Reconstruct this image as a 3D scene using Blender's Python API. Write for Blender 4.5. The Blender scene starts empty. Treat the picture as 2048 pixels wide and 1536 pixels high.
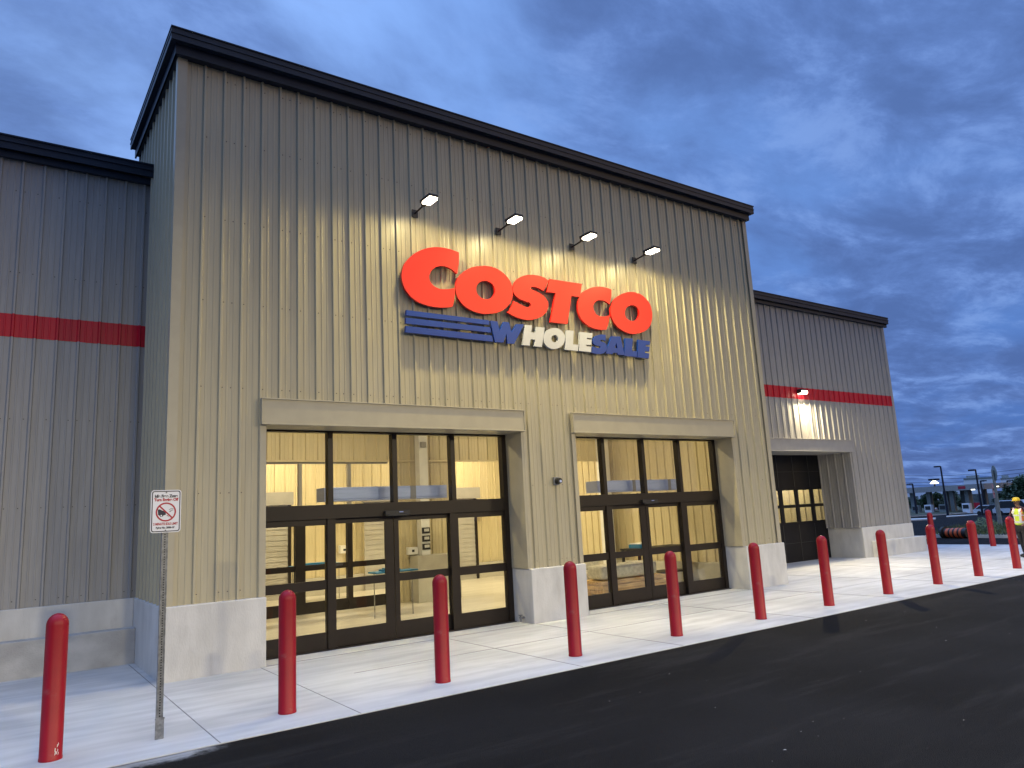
import bpy, bmesh, math, random
from mathutils import Vector, Matrix
random.seed(7)
PI = math.pi
sc = bpy.context.scene
COL = sc.collection

# ------------------------------------------------------------------ camera
F, YAW, PITCH, ROLL, CH = 1473.6325529, -0.6194735898, 0.1760564025, -0.0526210099, 2.0
fw = Vector((-math.sin(YAW)*math.cos(PITCH), math.cos(YAW)*math.cos(PITCH), math.sin(PITCH)))
r0 = Vector((math.cos(YAW), math.sin(YAW), 0)); u0 = r0.cross(fw)
RT = r0*math.cos(ROLL) + u0*math.sin(ROLL); UP = -r0*math.sin(ROLL) + u0*math.cos(ROLL)
CAMP = Vector((0, 0, CH))
cam = bpy.data.cameras.new('camera'); camo = bpy.data.objects.new('camera', cam); COL.objects.link(camo)
camo.matrix_world = Matrix(((RT.x, UP.x, -fw.x, 0), (RT.y, UP.y, -fw.y, 0), (RT.z, UP.z, -fw.z, CH), (0, 0, 0, 1)))
cam.sensor_width = 36; cam.lens = F/2048*36; cam.clip_end = 6000; cam.clip_start = .05
sc.camera = camo
sc.render.resolution_x = 1024; sc.render.resolution_y = 768
def ray(px, py):            # direction through a point of the 2048x1536 photograph, used to measure the real planes
    return RT*((px-1024)/F) + UP*(-(py-768)/F) + fw
def onY(px, py, y):
    d = ray(px, py); return CAMP + d*(y/d.y)
# ------------------------------------------------------------------ view / exposure
sc.render.engine = 'CYCLES'
sc.view_settings.view_transform = 'Standard'; sc.view_settings.look = 'None'
sc.view_settings.exposure = 0; sc.view_settings.gamma = 1
try: sc.cycles.max_bounces = 8; sc.cycles.sample_clamp_indirect = 4; sc.cycles.transparent_max_bounces = 12
except Exception: pass

# ------------------------------------------------------------------ world: dusk sky with cloud layers
W = bpy.data.worlds.new('World'); sc.world = W; W.use_nodes = True
nt = W.node_tree; nt.nodes.clear()
def N(t, nt=nt, **k):
    n = nt.nodes.new(t)
    for a, b in k.items(): setattr(n, a, b)
    return n
def L(a, b, nt=nt): nt.links.new(a, b)
def mth(op, a, b=None, nt=nt, clamp=False):
    n = nt.nodes.new('ShaderNodeMath'); n.operation = op; n.use_clamp = clamp
    for i, v in enumerate((a, b)):
        if v is None: continue
        if isinstance(v, (int, float)): n.inputs[i].default_value = v
        else: nt.links.new(v, n.inputs[i])
    return n.outputs[0]
def mixc(f, a, b, nt=nt, bt='MIX'):
    n = nt.nodes.new('ShaderNodeMix'); n.data_type = 'RGBA'; n.blend_type = bt
    for i, v in ((0, f), (6, a), (7, b)):
        if isinstance(v, (int, float)): n.inputs[i].default_value = v
        elif isinstance(v, tuple): n.inputs[i].default_value = (*v, 1)
        else: nt.links.new(v, n.inputs[i])
    return n.outputs[2]
def smooth(v, a, b, nt=nt):
    n = nt.nodes.new('ShaderNodeMapRange'); n.interpolation_type = 'SMOOTHSTEP'
    nt.links.new(v, n.inputs[0]); n.inputs[1].default_value = a; n.inputs[2].default_value = b
    return n.outputs[0]
SUN_EL, SUN_AZ = math.radians(4), math.radians(142)
tc = N('ShaderNodeTexCoord'); sx = N('ShaderNodeSeparateXYZ'); L(tc.outputs['Generated'], sx.inputs[0])
dx, dy, dz = sx.outputs
sky = N('ShaderNodeTexSky', sky_type='NISHITA', sun_disc=False); sky.sun_elevation = SUN_EL; sky.sun_rotation = SUN_AZ
zz = mth('ADD', mth('MAXIMUM', dz, 0.0), 0.16)
cx = N('ShaderNodeCombineXYZ'); L(mth('DIVIDE', dx, zz), cx.inputs[0]); L(mth('DIVIDE', dy, zz), cx.inputs[1])
mp = N('ShaderNodeMapping'); L(cx.outputs[0], mp.inputs[0]); mp.inputs['Location'].default_value = (3.1, 1.7, 0)
mp.inputs['Rotation'].default_value = (0, 0, .5); mp.inputs['Scale'].default_value = (1.0, 1.5, 1)
n1 = N('ShaderNodeTexNoise'); L(mp.outputs[0], n1.inputs['Vector']); n1.inputs['Scale'].default_value = .85; n1.inputs['Detail'].default_value = 9; n1.inputs['Roughness'].default_value = .56; n1.inputs['Distortion'].default_value = .35
n2 = N('ShaderNodeTexNoise'); L(mp.outputs[0], n2.inputs['Vector']); n2.inputs['Scale'].default_value = 3.1; n2.inputs['Detail'].default_value = 9; n2.inputs['Roughness'].default_value = .64; n2.inputs['Distortion'].default_value = .25
clear = mixc(smooth(dz, -.02, .5), (.060, .155, .47), (.155, .315, .74))
az = mth('SUBTRACT', mth('MULTIPLY', dy, .9), mth('MULTIPLY', dx, .75))     # the west side of the sky is lighter
clear = mixc(smooth(az, -.1, .75), clear, (.29, .50, 1.0))
cl_d = mixc(smooth(n2.outputs[0], .35, .65), (.068, .122, .32), (.122, .220, .54))
cover = smooth(mth('ADD', n1.outputs[0], mth('MULTIPLY', az, -.11)), .34, .56)
skyc = mixc(mth('MULTIPLY', cover, .80), clear, cl_d)
wisp = smooth(n2.outputs[0], .50, .70)
skyc = mixc(mth('MULTIPLY', wisp, .55), skyc, (.22, .37, .76))
skyc = mixc(.04, skyc, mixc(1.0, sky.outputs[0], (.09, .10, .11), bt='MULTIPLY'))
back = smooth(mth('MULTIPLY', dy, -1), -.15, .55)        # the lighter half of the sky, where the sun went down
high = smooth(dz, .62, .95)
skyc = mixc(1.0, skyc, mixc(high, (1, 1, 1), (6.6, 5.9, 4.9)), bt='MULTIPLY')
skyc = mixc(1.0, skyc, mixc(back, (1, 1, 1), (.84, .78, .74)), bt='MULTIPLY')
gd = Vector((.60, -.76, .27)).normalized()
dt = mth('ADD', mth('ADD', mth('MULTIPLY', dx, gd.x), mth('MULTIPLY', dy, gd.y)), mth('MULTIPLY', dz, gd.z))
glow = smooth(dt, .965, .9992)
gcol = mixc(1.0, (2.8, 1.8, .45), mixc(glow, (0, 0, 0), (1, 1, 1)), bt='MULTIPLY')
skyc = mixc(1.0, skyc, gcol, bt='ADD')
bg = N('ShaderNodeBackground'); L(skyc, bg.inputs[0]); bg.inputs[1].default_value = 1.13
wo = N('ShaderNodeOutputWorld'); L(bg.outputs[0], wo.inputs[0])
# ------------------------------------------------------------------ last light of the sun, very soft
sl = bpy.data.lights.new('sun', 'SUN'); sl.energy = .12; sl.angle = math.radians(40); sl.color = (1, .9, .78)
so = bpy.data.objects.new('sun', sl); COL.objects.link(so)
so.rotation_euler = (-Vector((.35, -.6, .72)).normalized()).to_track_quat('-Z', 'Y').to_euler()

# ------------------------------------------------------------------ materials
def mat(name, base, rough=.6, metal=0.0, var=.12, scale=4, st=(1, 1, 1), bump=0.0, bsc=60, bst=None, spec=.5, coat=0.0, emit=None, es=0, det=6, var2=0, scale2=.6):
    m = bpy.data.materials.new(name); m.use_nodes = True; t = m.node_tree; b = t.nodes['Principled BSDF']
    b.inputs['Roughness'].default_value = rough; b.inputs['Metallic'].default_value = metal
    b.inputs['Specular IOR Level'].default_value = spec; b.inputs['Coat Weight'].default_value = coat
    c = t.nodes.new('ShaderNodeTexCoord'); mp = t.nodes.new('ShaderNodeMapping'); mp.inputs['Scale'].default_value = st
    t.links.new(c.outputs['Object'], mp.inputs[0])
    n = t.nodes.new('ShaderNodeTexNoise'); n.inputs['Scale'].default_value = scale; n.inputs['Detail'].default_value = det
    t.links.new(mp.outputs[0], n.inputs['Vector'])
    lo = tuple(max(0, x*(1-var)) for x in base); hi = tuple(x*(1+var) for x in base)
    col = mixc(smooth(n.outputs[0], .3, .7, t), lo, hi, t)
    if var2:
        k = t.nodes.new('ShaderNodeTexNoise'); k.inputs['Scale'].default_value = scale2; k.inputs['Detail'].default_value = 3
        t.links.new(c.outputs['Object'], k.inputs['Vector'])
        col = mixc(1.0, col, mixc(smooth(k.outputs[0], .35, .65, t), (1-var2,)*3, (1+var2,)*3, t), t, bt='MULTIPLY')
    t.links.new(col, b.inputs['Base Color'])
    if bump:
        k = t.nodes.new('ShaderNodeTexNoise'); k.inputs['Scale'].default_value = bsc; k.inputs['Detail'].default_value = 4
        mb = t.nodes.new('ShaderNodeMapping'); mb.inputs['Scale'].default_value = bst or st; t.links.new(c.outputs['Object'], mb.inputs[0]); t.links.new(mb.outputs[0], k.inputs['Vector'])
        bp = t.nodes.new('ShaderNodeBump'); bp.inputs['Strength'].default_value = bump; bp.inputs['Distance'].default_value = .02
        t.links.new(k.outputs[0], bp.inputs['Height']); t.links.new(bp.outputs[0], b.inputs['Normal'])
    if emit: b.inputs['Emission Color'].default_value = (*emit, 1); b.inputs['Emission Strength'].default_value = es
    return m
TAN = mat('tan_painted_steel', (.395, .352, .240), .42, var=.05, scale=2.5, st=(6, 6, .5), bump=.05, bsc=3, bst=(1, 1, .4), spec=.6)
TANTRIM = mat('tan_trim_steel', (.39, .35, .25), .4, var=.04, spec=.5)
GREY = mat('grey_painted_steel', (.29, .28, .265), .45, var=.06, scale=2.5, st=(6, 6, .5), bump=.05, bsc=3, bst=(1, 1, .4), spec=.5)
GREYTRIM = mat('grey_trim_steel', (.30, .29, .27), .45, var=.05)
REDST = mat('red_painted_steel', (.46, .004, .020), .4, var=.08, scale=2, st=(5, 5, .5), spec=.35)
NAVY = mat('dark_blue_flashing', (.008, .014, .028), .45, var=.15, scale=3, spec=.3)
SCREW = mat('screw_head', (.06, .055, .05), .5, var=.1)
CONC = mat('cast_concrete', (.54, .53, .50), .85, var=.06, scale=3.2, st=(1.6, 1.6, .5), bump=.25, bsc=45, var2=.05, scale2=1.6, det=9)
CONC2 = mat('cast_concrete_darker', (.40, .395, .38), .9, var=.13, scale=2.6, st=(1, 1, 1.3), bump=.35, bsc=40, var2=.07, scale2=1.6, det=10)
PAVE = mat('broomed_concrete_paving', (.47, .465, .455), .8, var=.10, scale=1.4, st=(.6, 3.5, 1), bump=.3, bsc=70, bst=(.25, 4, 1), var2=.10, scale2=.55, det=9)
JOINT = mat('paving_joint', (.24, .23, .22), .95)
BRONZE = mat('dark_bronze_aluminium', (.016, .011, .008), .4, metal=0, var=.1, spec=.3)
BLACK = mat('black_rubber', (.010, .010, .011), .5, var=.1)
BLKDOOR = mat('black_steel_door', (.006, .006, .008), .5, var=.2, scale=2, spec=.2)
REDP = mat('red_bollard_plastic', (.25, .0025, .011), .45, var=.06, scale=6, spec=.3, bump=.03, bsc=20)
CHIP = mat('chipped_white', (.7, .68, .66), .8)
ALU = mat('galvanised_steel', (.20, .21, .23), .45, metal=.6, var=.25, scale=25)
DARKHOLE = mat('dark_hole', (.012, .014, .02), .9)
STEEL = mat('sky_tinted_stainless', (.42, .50, .80), .32, metal=.3, var=.05, scale=3, st=(1, 1, 8))  # blue of the reflected sky is put into the base colour
WHITEP = mat('white_sign_sheet', (.72, .74, .80), .45, var=.02)
INKN = mat('navy_ink', (.010, .012, .035), .5, var=.02)
INKR = mat('red_ink', (.38, .008, .03), .5, var=.02)
WHT = mat('white_paint', (.75, .75, .74), .5, var=.04)
ROOMW = mat('interior_panel_steel', (.62, .54, .35), .5, var=.05, scale=2, st=(6, 6, .4))
ROOMF = mat('polished_concrete_floor', (.55, .52, .45), .35, var=.08, scale=1.2, st=(.5, 3, 1))
ROOMC = mat('interior_concrete', (.50, .48, .42), .8, var=.06)
CEIL = mat('ceiling_white', (.5, .49, .46), .8)
SHUT = mat('grey_roll_shutter', (.42, .41, .39), .5, var=.05)
BLUE = mat('bright_blue_plastic', (.02, .20, .42), .45, var=.1)
WOOD = mat('pale_lumber', (.62, .42, .20), .65, var=.22, scale=6, st=(.6, 6, 6), det=8)
WRAP = mat('clear_wrap_white', (.65, .63, .56), .3, var=.15, scale=14)
LETR = mat('glossy_red_letter', (.58, .010, .006), .30, var=.03, spec=.5, coat=.08)
LETB = mat('satin_blue_letter', (.006, .040, .26), .32, var=.04, spec=.22, coat=.1)
LETGLARE = mat('blue_letter_painted_glare', (.40, .43, .50), .30, var=.04, spec=.7, coat=.3)  # silver stands for glare on blue letters, painted as base colour
LEDW = mat('led_lens', (1, 1, 1), .3, emit=(1, .86, .62), es=25)
LEDC = mat('far_lamp_lens', (1, 1, 1), .3, emit=(1, .97, .72), es=3)
CAR_W = mat('white_car_paint', (.55, .57, .62), .3, var=.03, coat=.5)
CAR_D = mat('dark_car_paint', (.03, .035, .05), .3, var=.1, coat=.5)
TYRE = mat('tyre', (.012, .012, .012), .8)
LEAF = mat('tree_leaves', (.035, .065, .026), .6, var=.45, scale=.8, det=3)
LEAF2 = mat('shrub_leaves', (.075, .105, .035), .6, var=.5, scale=5, det=3)
BARK = mat('bark', (.06, .05, .04), .9, var=.2)
GRASS = mat('grass_blades', (.06, .085, .03), .7, var=.5, scale=6, det=3)
SOIL = mat('soil_and_turf', (.05, .055, .03), .95, var=.4, scale=2, bump=.5, bsc=12)
ORNG = mat('orange_plastic', (.55, .10, .03), .5, var=.1)
FARW = mat('pale_far_cladding', (.78, .78, .82), .7, var=.06, scale=.05)
GALVD = mat('weathered_grey_metal', (.20, .22, .21), .6, var=.15)
def glass_mat(name, tint, mixf):
    m = bpy.data.materials.new(name); m.use_nodes = True; t = m.node_tree; t.nodes.clear()
    g = t.nodes.new('ShaderNodeBsdfGlossy'); g.inputs['Roughness'].default_value = .015
    tr = t.nodes.new('ShaderNodeBsdfTransparent'); tr.inputs[0].default_value = (*tint, 1)
    fr = t.nodes.new('ShaderNodeFresnel'); fr.inputs[0].default_value = 1.52
    no = t.nodes.new('ShaderNodeTexNoise'); no.inputs['Scale'].default_value = .9; no.inputs['Detail'].default_value = 1
    tcx = t.nodes.new('ShaderNodeTexCoord'); t.links.new(tcx.outputs['Object'], no.inputs['Vector'])
    bp = t.nodes.new('ShaderNodeBump'); bp.inputs['Strength'].default_value = .08; bp.inputs['Distance'].default_value = .1
    t.links.new(no.outputs[0], bp.inputs['Height']); t.links.new(bp.outputs[0], g.inputs['Normal'])
    ge = t.nodes.new('ShaderNodeNewGeometry'); f = mth('MULTIPLY', mth('MULTIPLY', fr.outputs[0], mixf, t, True), mth('SUBTRACT', 1.0, ge.outputs['Backfacing'], t), t, True)
    mx = t.nodes.new('ShaderNodeMixShader'); t.links.new(f, mx.inputs[0]); t.links.new(tr.outputs[0], mx.inputs[1]); t.links.new(g.outputs[0], mx.inputs[2])
    o = t.nodes.new('ShaderNodeOutputMaterial'); t.links.new(mx.outputs[0], o.inputs[0]); return m
GLASS = glass_mat('door_glass', (.93, .94, .92), 1.5)
GLASSD = glass_mat('tinted_door_glass', (.72, .74, .76), 2.4)
def asphalt():
    m = mat('asphalt', (.0085, .0083, .0088), .92, var=.28, scale=90, bump=.9, bsc=120, var2=.32, scale2=.35, det=3, spec=.12)
    t = m.node_tree; b = t.nodes['Principled BSDF']; src = b.inputs['Base Color'].links[0].from_socket
    c = t.nodes.new('ShaderNodeTexCoord'); s = t.nodes.new('ShaderNodeSeparateXYZ'); t.links.new(c.outputs['Object'], s.inputs[0])
    n = t.nodes.new('ShaderNodeTexNoise'); n.inputs['Scale'].default_value = 2.2; n.inputs['Detail'].default_value = 9; n.inputs['Roughness'].default_value = .7
    t.links.new(c.outputs['Object'], n.inputs['Vector'])
    near = smooth(s.outputs[1], 7.25, 7.9, t); left = smooth(mth('MULTIPLY', s.outputs[0], -1, t), -3.0, -1.2, t)
    msk = smooth(mth('MULTIPLY', mth('MULTIPLY', near, left, t), n.outputs[0], t), .22, .42, t)   # spilt cement wash beside the paving
    t.links.new(mixc(msk, src, (.38, .38, .38), t), b.inputs['Base Color'])
    return m
ASPH = asphalt()

def sheets(m, amt):        # every three ribs is a separate sheet of cladding, each a touch different
    t = m.node_tree; b = t.nodes['Principled BSDF']; src = b.inputs['Base Color'].links[0].from_socket
    c = t.nodes.new('ShaderNodeTexCoord'); x = t.nodes.new('ShaderNodeSeparateXYZ'); t.links.new(c.outputs['Object'], x.inputs[0])
    k = mth('FLOOR', mth('DIVIDE', mth('ADD', x.outputs[0], x.outputs[1], t), .915, t), None, t); w = t.nodes.new('ShaderNodeTexWhiteNoise'); w.noise_dimensions = '1D'; t.links.new(k, w.inputs['W'])
    t.links.new(mixc(1.0, src, mixc(w.outputs[0], (1-amt,)*3, (1+amt, 1+amt, 1+amt*.8), t), t, bt='MULTIPLY'), b.inputs['Base Color'])
    mr = mth('ADD', mth('MULTIPLY', w.outputs[0], .10, t), .37, t); t.links.new(mr, b.inputs['Roughness'])
sheets(TAN, .035); sheets(GREY, .04); sheets(ROOMW, .03)
def scuffs(m, tone, lo, hi, scale, st, amt):
    t = m.node_tree; b = t.nodes['Principled BSDF']; src = b.inputs['Base Color'].links[0].from_socket
    c = t.nodes.new('ShaderNodeTexCoord'); mp = t.nodes.new('ShaderNodeMapping'); mp.inputs['Scale'].default_value = st; t.links.new(c.outputs['Object'], mp.inputs[0])
    n = t.nodes.new('ShaderNodeTexNoise'); n.inputs['Scale'].default_value = scale; n.inputs['Detail'].default_value = 8; n.inputs['Roughness'].default_value = .65; t.links.new(mp.outputs[0], n.inputs['Vector'])
    t.links.new(mixc(mth('MULTIPLY', smooth(n.outputs[0], lo, hi, t), amt, t), src, tone, t), b.inputs['Base Color'])
scuffs(REDP, (.22, .06, .06), .60, .74, 5, (1, 1, 1.5), .5)
scuffs(PAVE, (.36, .34, .31), .56, .72, 1.1, (1, 1, 1), .35); scuffs(PAVE, (.20, .19, .18), .70, .76, 9, (1, 1, 1), .5)
scuffs(CONC, (.36, .34, .31), .54, .74, 2.4, (2.5, 2.5, .5), .4)
scuffs(ASPH, (.022, .021, .021), .50, .68, .9, (.35, 2.2, 1), .7)
# ------------------------------------------------------------------ helpers
class MB:
    def __init__(s): s.v = []; s.f = []; s.m = []; s.mats = []
    def mi(s, m):
        if m not in s.mats: s.mats.append(m)
        return s.mats.index(m)
    def poly(s, pts, m):
        k = len(s.v); s.v += [tuple(p) for p in pts]; s.f.append(tuple(range(k, k+len(pts)))); s.m.append(s.mi(m))
    def box(s, a, b, m):
        x0, y0, z0 = (min(a[i], b[i]) for i in range(3)); x1, y1, z1 = (max(a[i], b[i]) for i in range(3)); k = len(s.v)
        s.v += [(x0,y0,z0),(x1,y0,z0),(x1,y1,z0),(x0,y1,z0),(x0,y0,z1),(x1,y0,z1),(x1,y1,z1),(x0,y1,z1)]
        for q in ((3,2,1,0),(4,5,6,7),(0,1,5,4),(1,2,6,5),(2,3,7,6),(3,0,4,7)): s.f.append(tuple(k+i for i in q)); s.m.append(s.mi(m))
    def tube(s, p, q, r, m, n=10, r2=None, cap=True):
        p = Vector(p); q = Vector(q); d = (q-p).normalized(); a = d.orthogonal().normalized(); b = d.cross(a); k = len(s.v); r2 = r if r2 is None else r2
        for i in range(n):
            o = a*math.cos(2*PI*i/n) + b*math.sin(2*PI*i/n); s.v += [tuple(p+o*r), tuple(q+o*r2)]
        for i in range(n):
            j = (i+1) % n; s.f.append((k+2*i, k+2*j, k+2*j+1, k+2*i+1)); s.m.append(s.mi(m))
        if cap:
            s.f.append(tuple(k+2*i for i in reversed(range(n)))); s.m.append(s.mi(m)); s.f.append(tuple(k+2*i+1 for i in range(n))); s.m.append(s.mi(m))
    def lathe(s, c, prof, m, n=24):
        k = len(s.v)
        for r, z in prof:
            for i in range(n): s.v.append((c[0]+r*math.cos(2*PI*i/n), c[1]+r*math.sin(2*PI*i/n), c[2]+z))
        for j in range(len(prof)-1):
            for i in range(n):
                a = k+j*n+i; b = k+j*n+(i+1) % n; s.f.append((a, b, b+n, a+n)); s.m.append(s.mi(m))
    def prism(s, pts, y0, y1, m, holes=()):   # outline in x,z; thickness along y, tessellated
        from mathutils.geometry import tessellate_polygon
        loops = [list(pts)] + [list(h) for h in holes]; k = len(s.v); flat = [p for l in loops for p in l]; n = len(flat)
        for y in (y0, y1): s.v += [(p[0], y, p[1]) for p in flat]
        for t in tessellate_polygon([[Vector((p[0], p[1], 0)) for p in l] for l in loops]):
            s.f.append((k+t[0], k+t[1], k+t[2])); s.m.append(s.mi(m)); s.f.append((k+n+t[2], k+n+t[1], k+n+t[0])); s.m.append(s.mi(m))
        o = k
        for l in loops:
            c = len(l)
            for i in range(c): j = (i+1) % c; s.f.append((o+i, o+j, o+n+j, o+n+i)); s.m.append(s.mi(m))
            o += c
    def build(s, name, parent=None, smooth=False, bevel=0, recalc=False):
        me = bpy.data.meshes.new(name); me.from_pydata(s.v, [], s.f)
        for m in s.mats: me.materials.append(m)
        me.polygons.foreach_set('material_index', s.m)
        if smooth: me.polygons.foreach_set('use_smooth', [True]*len(me.polygons))
        me.update()
        if recalc:
            bm = bmesh.new(); bm.from_mesh(me); bmesh.ops.recalc_face_normals(bm, faces=bm.faces); bm.to_mesh(me); bm.free()
        o = bpy.data.objects.new(name, me); COL.objects.link(o)
        if parent: o.parent = parent; o.matrix_parent_inverse = parent.matrix_basis.inverted()
        if bevel:
            b = o.modifiers.new('bevel', 'BEVEL'); b.width = bevel; b.segments = 2; b.limit_method = 'ANGLE'; b.angle_limit = .6
        return o
def tag(o, label, cat, group=None, kind=None):
    o['label'] = label; o['category'] = cat
    if group: o['group'] = group
    if kind: o['kind'] = kind
    return o
def thing(name, loc, label, cat, group=None, rz=0):
    o = bpy.data.objects.new(name, None); COL.objects.link(o); o.location = loc; o.rotation_euler.z = rz; o.empty_display_size = .2
    return tag(o, label, cat, group)
def struct(o): o['kind'] = 'structure'; return o
def copy_tree(root, loc, label, rz=0, group=None):
    r = root.copy(); COL.objects.link(r); r.location = loc; r.rotation_euler.z = rz; r['label'] = label
    if group: r['group'] = group
    for ch in root.children:
        c = ch.copy(); COL.objects.link(c); c.parent = r; c.matrix_parent_inverse = ch.matrix_parent_inverse.copy()
        for g in ch.children: d = g.copy(); COL.objects.link(d); d.parent = c
    return r
def text_mb(mb, txt, size, pos, m, rz=0, ex=.0006, bold=.0, sx=1.0):   # raised lettering facing -y, origin at pos
    cu = bpy.data.curves.new('t', 'FONT'); cu.body = txt; cu.size = size; cu.extrude = ex; cu.align_x = 'CENTER'; cu.offset = bold
    o = bpy.data.objects.new('t', cu); COL.objects.link(o)
    dg = bpy.context.evaluated_depsgraph_get(); me = bpy.data.meshes.new_from_object(o.evaluated_get(dg)); k = len(mb.v)
    for v in me.vertices: mb.v.append((pos[0]+v.co.x*sx, pos[1]-v.co.z, pos[2]+v.co.y))
    for p in me.polygons: mb.f.append(tuple(k+i for i in p.vertices)); mb.m.append(mb.mi(m))
    bpy.data.objects.remove(o); bpy.data.curves.remove(cu)

# ribbed wall sheet: along u from s0 to s1, outward normal n, rib pitch 305 mm
PITCHM = .305
PROF = [(0, 0), (.014, .036), (.040, .036), (.054, 0), (.115, 0), (.122, .006), (.140, .006), (.147, 0), (.205, 0), (.212, .006), (.230, .006), (.237, 0)]
def sheet(mb, org, u, n, s0, s1, z0, z1, m, phase=0.0, depth=1.0):
    org = Vector(org); u = Vector(u); n = Vector(n); pts = []
    k = math.floor((s0-phase)/PITCHM)-1
    raw = []
    while phase+k*PITCHM < s1+PITCHM:
        raw += [(phase+k*PITCHM+a, b*depth) for a, b in PROF]; k += 1
    def ev(s):
        for (a, x), (b, y) in zip(raw, raw[1:]):
            if a <= s <= b: return x+(y-x)*(s-a)/(b-a) if b > a else x
        return 0
    pts = [(s0, ev(s0))] + [p for p in raw if s0 < p[0] < s1] + [(s1, ev(s1))]
    i0 = len(mb.v)
    for s, d in pts:
        p = org+u*s+n*d; mb.v += [(p.x, p.y, z0), (p.x, p.y, z1)]
    flip = u.cross(Vector((0, 0, 1))).dot(n) < 0
    for i in range(len(pts)-1):
        q = (i0+2*i, i0+2*i+2, i0+2*i+3, i0+2*i+1)
        mb.f.append(tuple(reversed(q)) if flip else q); mb.m.append(mb.mi(m))
def screws(mb, y, x0, x1, zs, skip=()):
    k = math.ceil(x0/PITCHM)
    while k*PITCHM < x1:
        for z in zs:
            for off in (.066, .19):
                x = k*PITCHM+off; 
                if off > .1 and k % 3: continue
                if any(a < x < b and c < z < d for a, b, c, d in skip): continue
                mb.box((x-.007, y-.007, z-.007), (x+.007, y-.001, z+.007), SCREW)
        k += 1

# ================================================================== ground
TW = (.908, .419)           # direction the lot falls away in
def gz(x, y):
    s = x*TW[0]+y*TW[1]
    return -.008 - max(0, min(160, s-40))*.018
def onG(px, py, up=0.0):
    d = ray(px, py); lo, hi = .5, 4000
    for _ in range(60):
        m = (lo+hi)/2; p = CAMP+d*m
        if p.z > gz(p.x, p.y)+up: lo = m
        else: hi = m
    p = CAMP+d*lo; return p
def at_dist(px, py, dist):
    d = ray(px, py); k = dist/math.hypot(d.x, d.y); return CAMP+d*k
g = MB(); ss = [-3000, 0, 40, 200, 3500]
for a, b in zip(ss, ss[1:]):
    q = []
    for s, t in ((a, -3000), (a, 3000), (b, 3000), (b, -3000)):
        x = s*TW[0]-t*TW[1]; y = s*TW[1]+t*TW[0]; q.append((x, y, -.008 - max(0, min(160, s-40))*.018))
    g.poly(list(reversed(q)), ASPH)
struct(g.build('asphalt_road'))

YC = 7.84
sw = MB()
for x0, x1, y1 in ((-14, 2.2, 13.9), (2.2, 16.0, 12.05), (16.0, 30.7, 15.3)): sw.box((x0, YC, -.12), (x1, y1, 0), PAVE)
jw = .005
for x in (-4.3, -1.2, 1.95, 3.39, 6.5, 8.42, 11.7, 14.85, 18.0, 21.1, 24.2, 27.4):
    y1 = 11.44 if 2 < x < 16.2 else 13.5
    if x in (3.39, 8.42): sw.box((x-jw, YC+.01, .0005), (x+jw, y1, .0035), JOINT)
    else: sw.box((x-jw, YC+.01, .0005), (x+jw, y1, .0035), JOINT)
sw.box((3.47, 11.47, .0005), (8.38, 11.485, .0035), JOINT); sw.box((9.72, 11.47, .0005), (14.7, 11.485, .0035), JOINT)
sw.box((4.2, 9.93, .0005), (30.6, 9.94, .0035), JOINT)
struct(sw.build('sidewalk'))

# ================================================================== store building
B = thing('store_building', (9, 14, 0), 'large warehouse store building with ribbed tan entrance tower and lower grey wings', 'building')
XL, XR, DY = 2.09, 16.13, 11.56
ZC, ZT = .99, 9.56
E1 = (3.43, 8.41); E2 = (9.69, 14.72)
t = MB(); U = (1, 0, 0); NF = (0, -1, 0)
for a, b, c, d in ((XL, E1[0], ZC, ZT), (E1[0], E1[1], 3.9, ZT), (E1[1], E2[0], ZC, ZT), (E2[0], E2[1], 3.9, ZT), (E2[1], XR, ZC, ZT)):
    sheet(t, (0, DY, 0), U, NF, a, b, c, d, TAN)
sheet(t, (XL, 0, 0), (0, 1, 0), (-1, 0, 0), DY, 15.4, ZC, ZT, TAN, .02)
sheet(t, (XR, 0, 0), (0, 1, 0), (1, 0, 0), DY, 15.4, ZC, ZT, TAN, .02)
sheet(t, (0, 15.4, 0), U, (0, 1, 0), XL, XR, 5.4, ZT, TAN)
screws(t, DY, XL+.15, XR-.1, (1.12, 2.55, 4.15, 5.5, 6.85, 8.2, 9.25), ((3.3, 8.5, 0, 4.1), (9.6, 14.8, 0, 4.1)))
t.box((2.2, 11.7, ZT-.3), (16.0, 15.3, ZT-.1), NAVY)
t.build('tower_wall', B)
tt = MB()
tt.box((XL-.045, DY-.044, ZC), (XL+.10, DY-.04+.002, ZT), TANTRIM); tt.box((XL-.045, DY-.042, ZC), (XL-.041, DY+.10, ZT), TANTRIM); tt.build('corner_trim', B); tt = MB()
tt.box((XR-.10, DY-.044, ZC), (XR+.045, DY-.038, ZT), TANTRIM); tt.box((XR+.041, DY-.038, ZC), (XR+.045, DY+.1, ZT), TANTRIM); tt.build('corner_trim', B)
for x, s in ((E1[0], -1), (E1[1], 1), (E2[0], -1), (E2[1], 1)):
    tt = MB(); tt.box((x, DY-.046, ZC), (x+s*.055, DY-.039, 3.60), TANTRIM)
    tt.box((x-s*.045, DY-.040, ZC+.002), (x+s*.012, 12.055, 3.60), TANTRIM); tt.build('jamb_trim', B)
for e in (E1, E2):          # entrance header beams
    h = MB(); x0, x1 = e[0]-.04, e[1]+.0
    h.box((x0, 11.455, 3.605), (x1, 11.53, 3.985), TANTRIM); h.box((x0-.012, 11.435, 3.585), (x1+.012, 12.05, 3.607), TANTRIM)
    h.box((x0-.012, 11.435, 3.983), (x1+.012, 11.54, 4.0), TANTRIM); h.box((x0-.012, 11.437, 3.607), (x0+.004, 11.53, 3.983), TANTRIM)
    h.box((x1-.004, 11.437, 3.607), (x1+.012, 11.53, 3.983), TANTRIM)
    h.build('entrance_header', B, bevel=.003)
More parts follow.
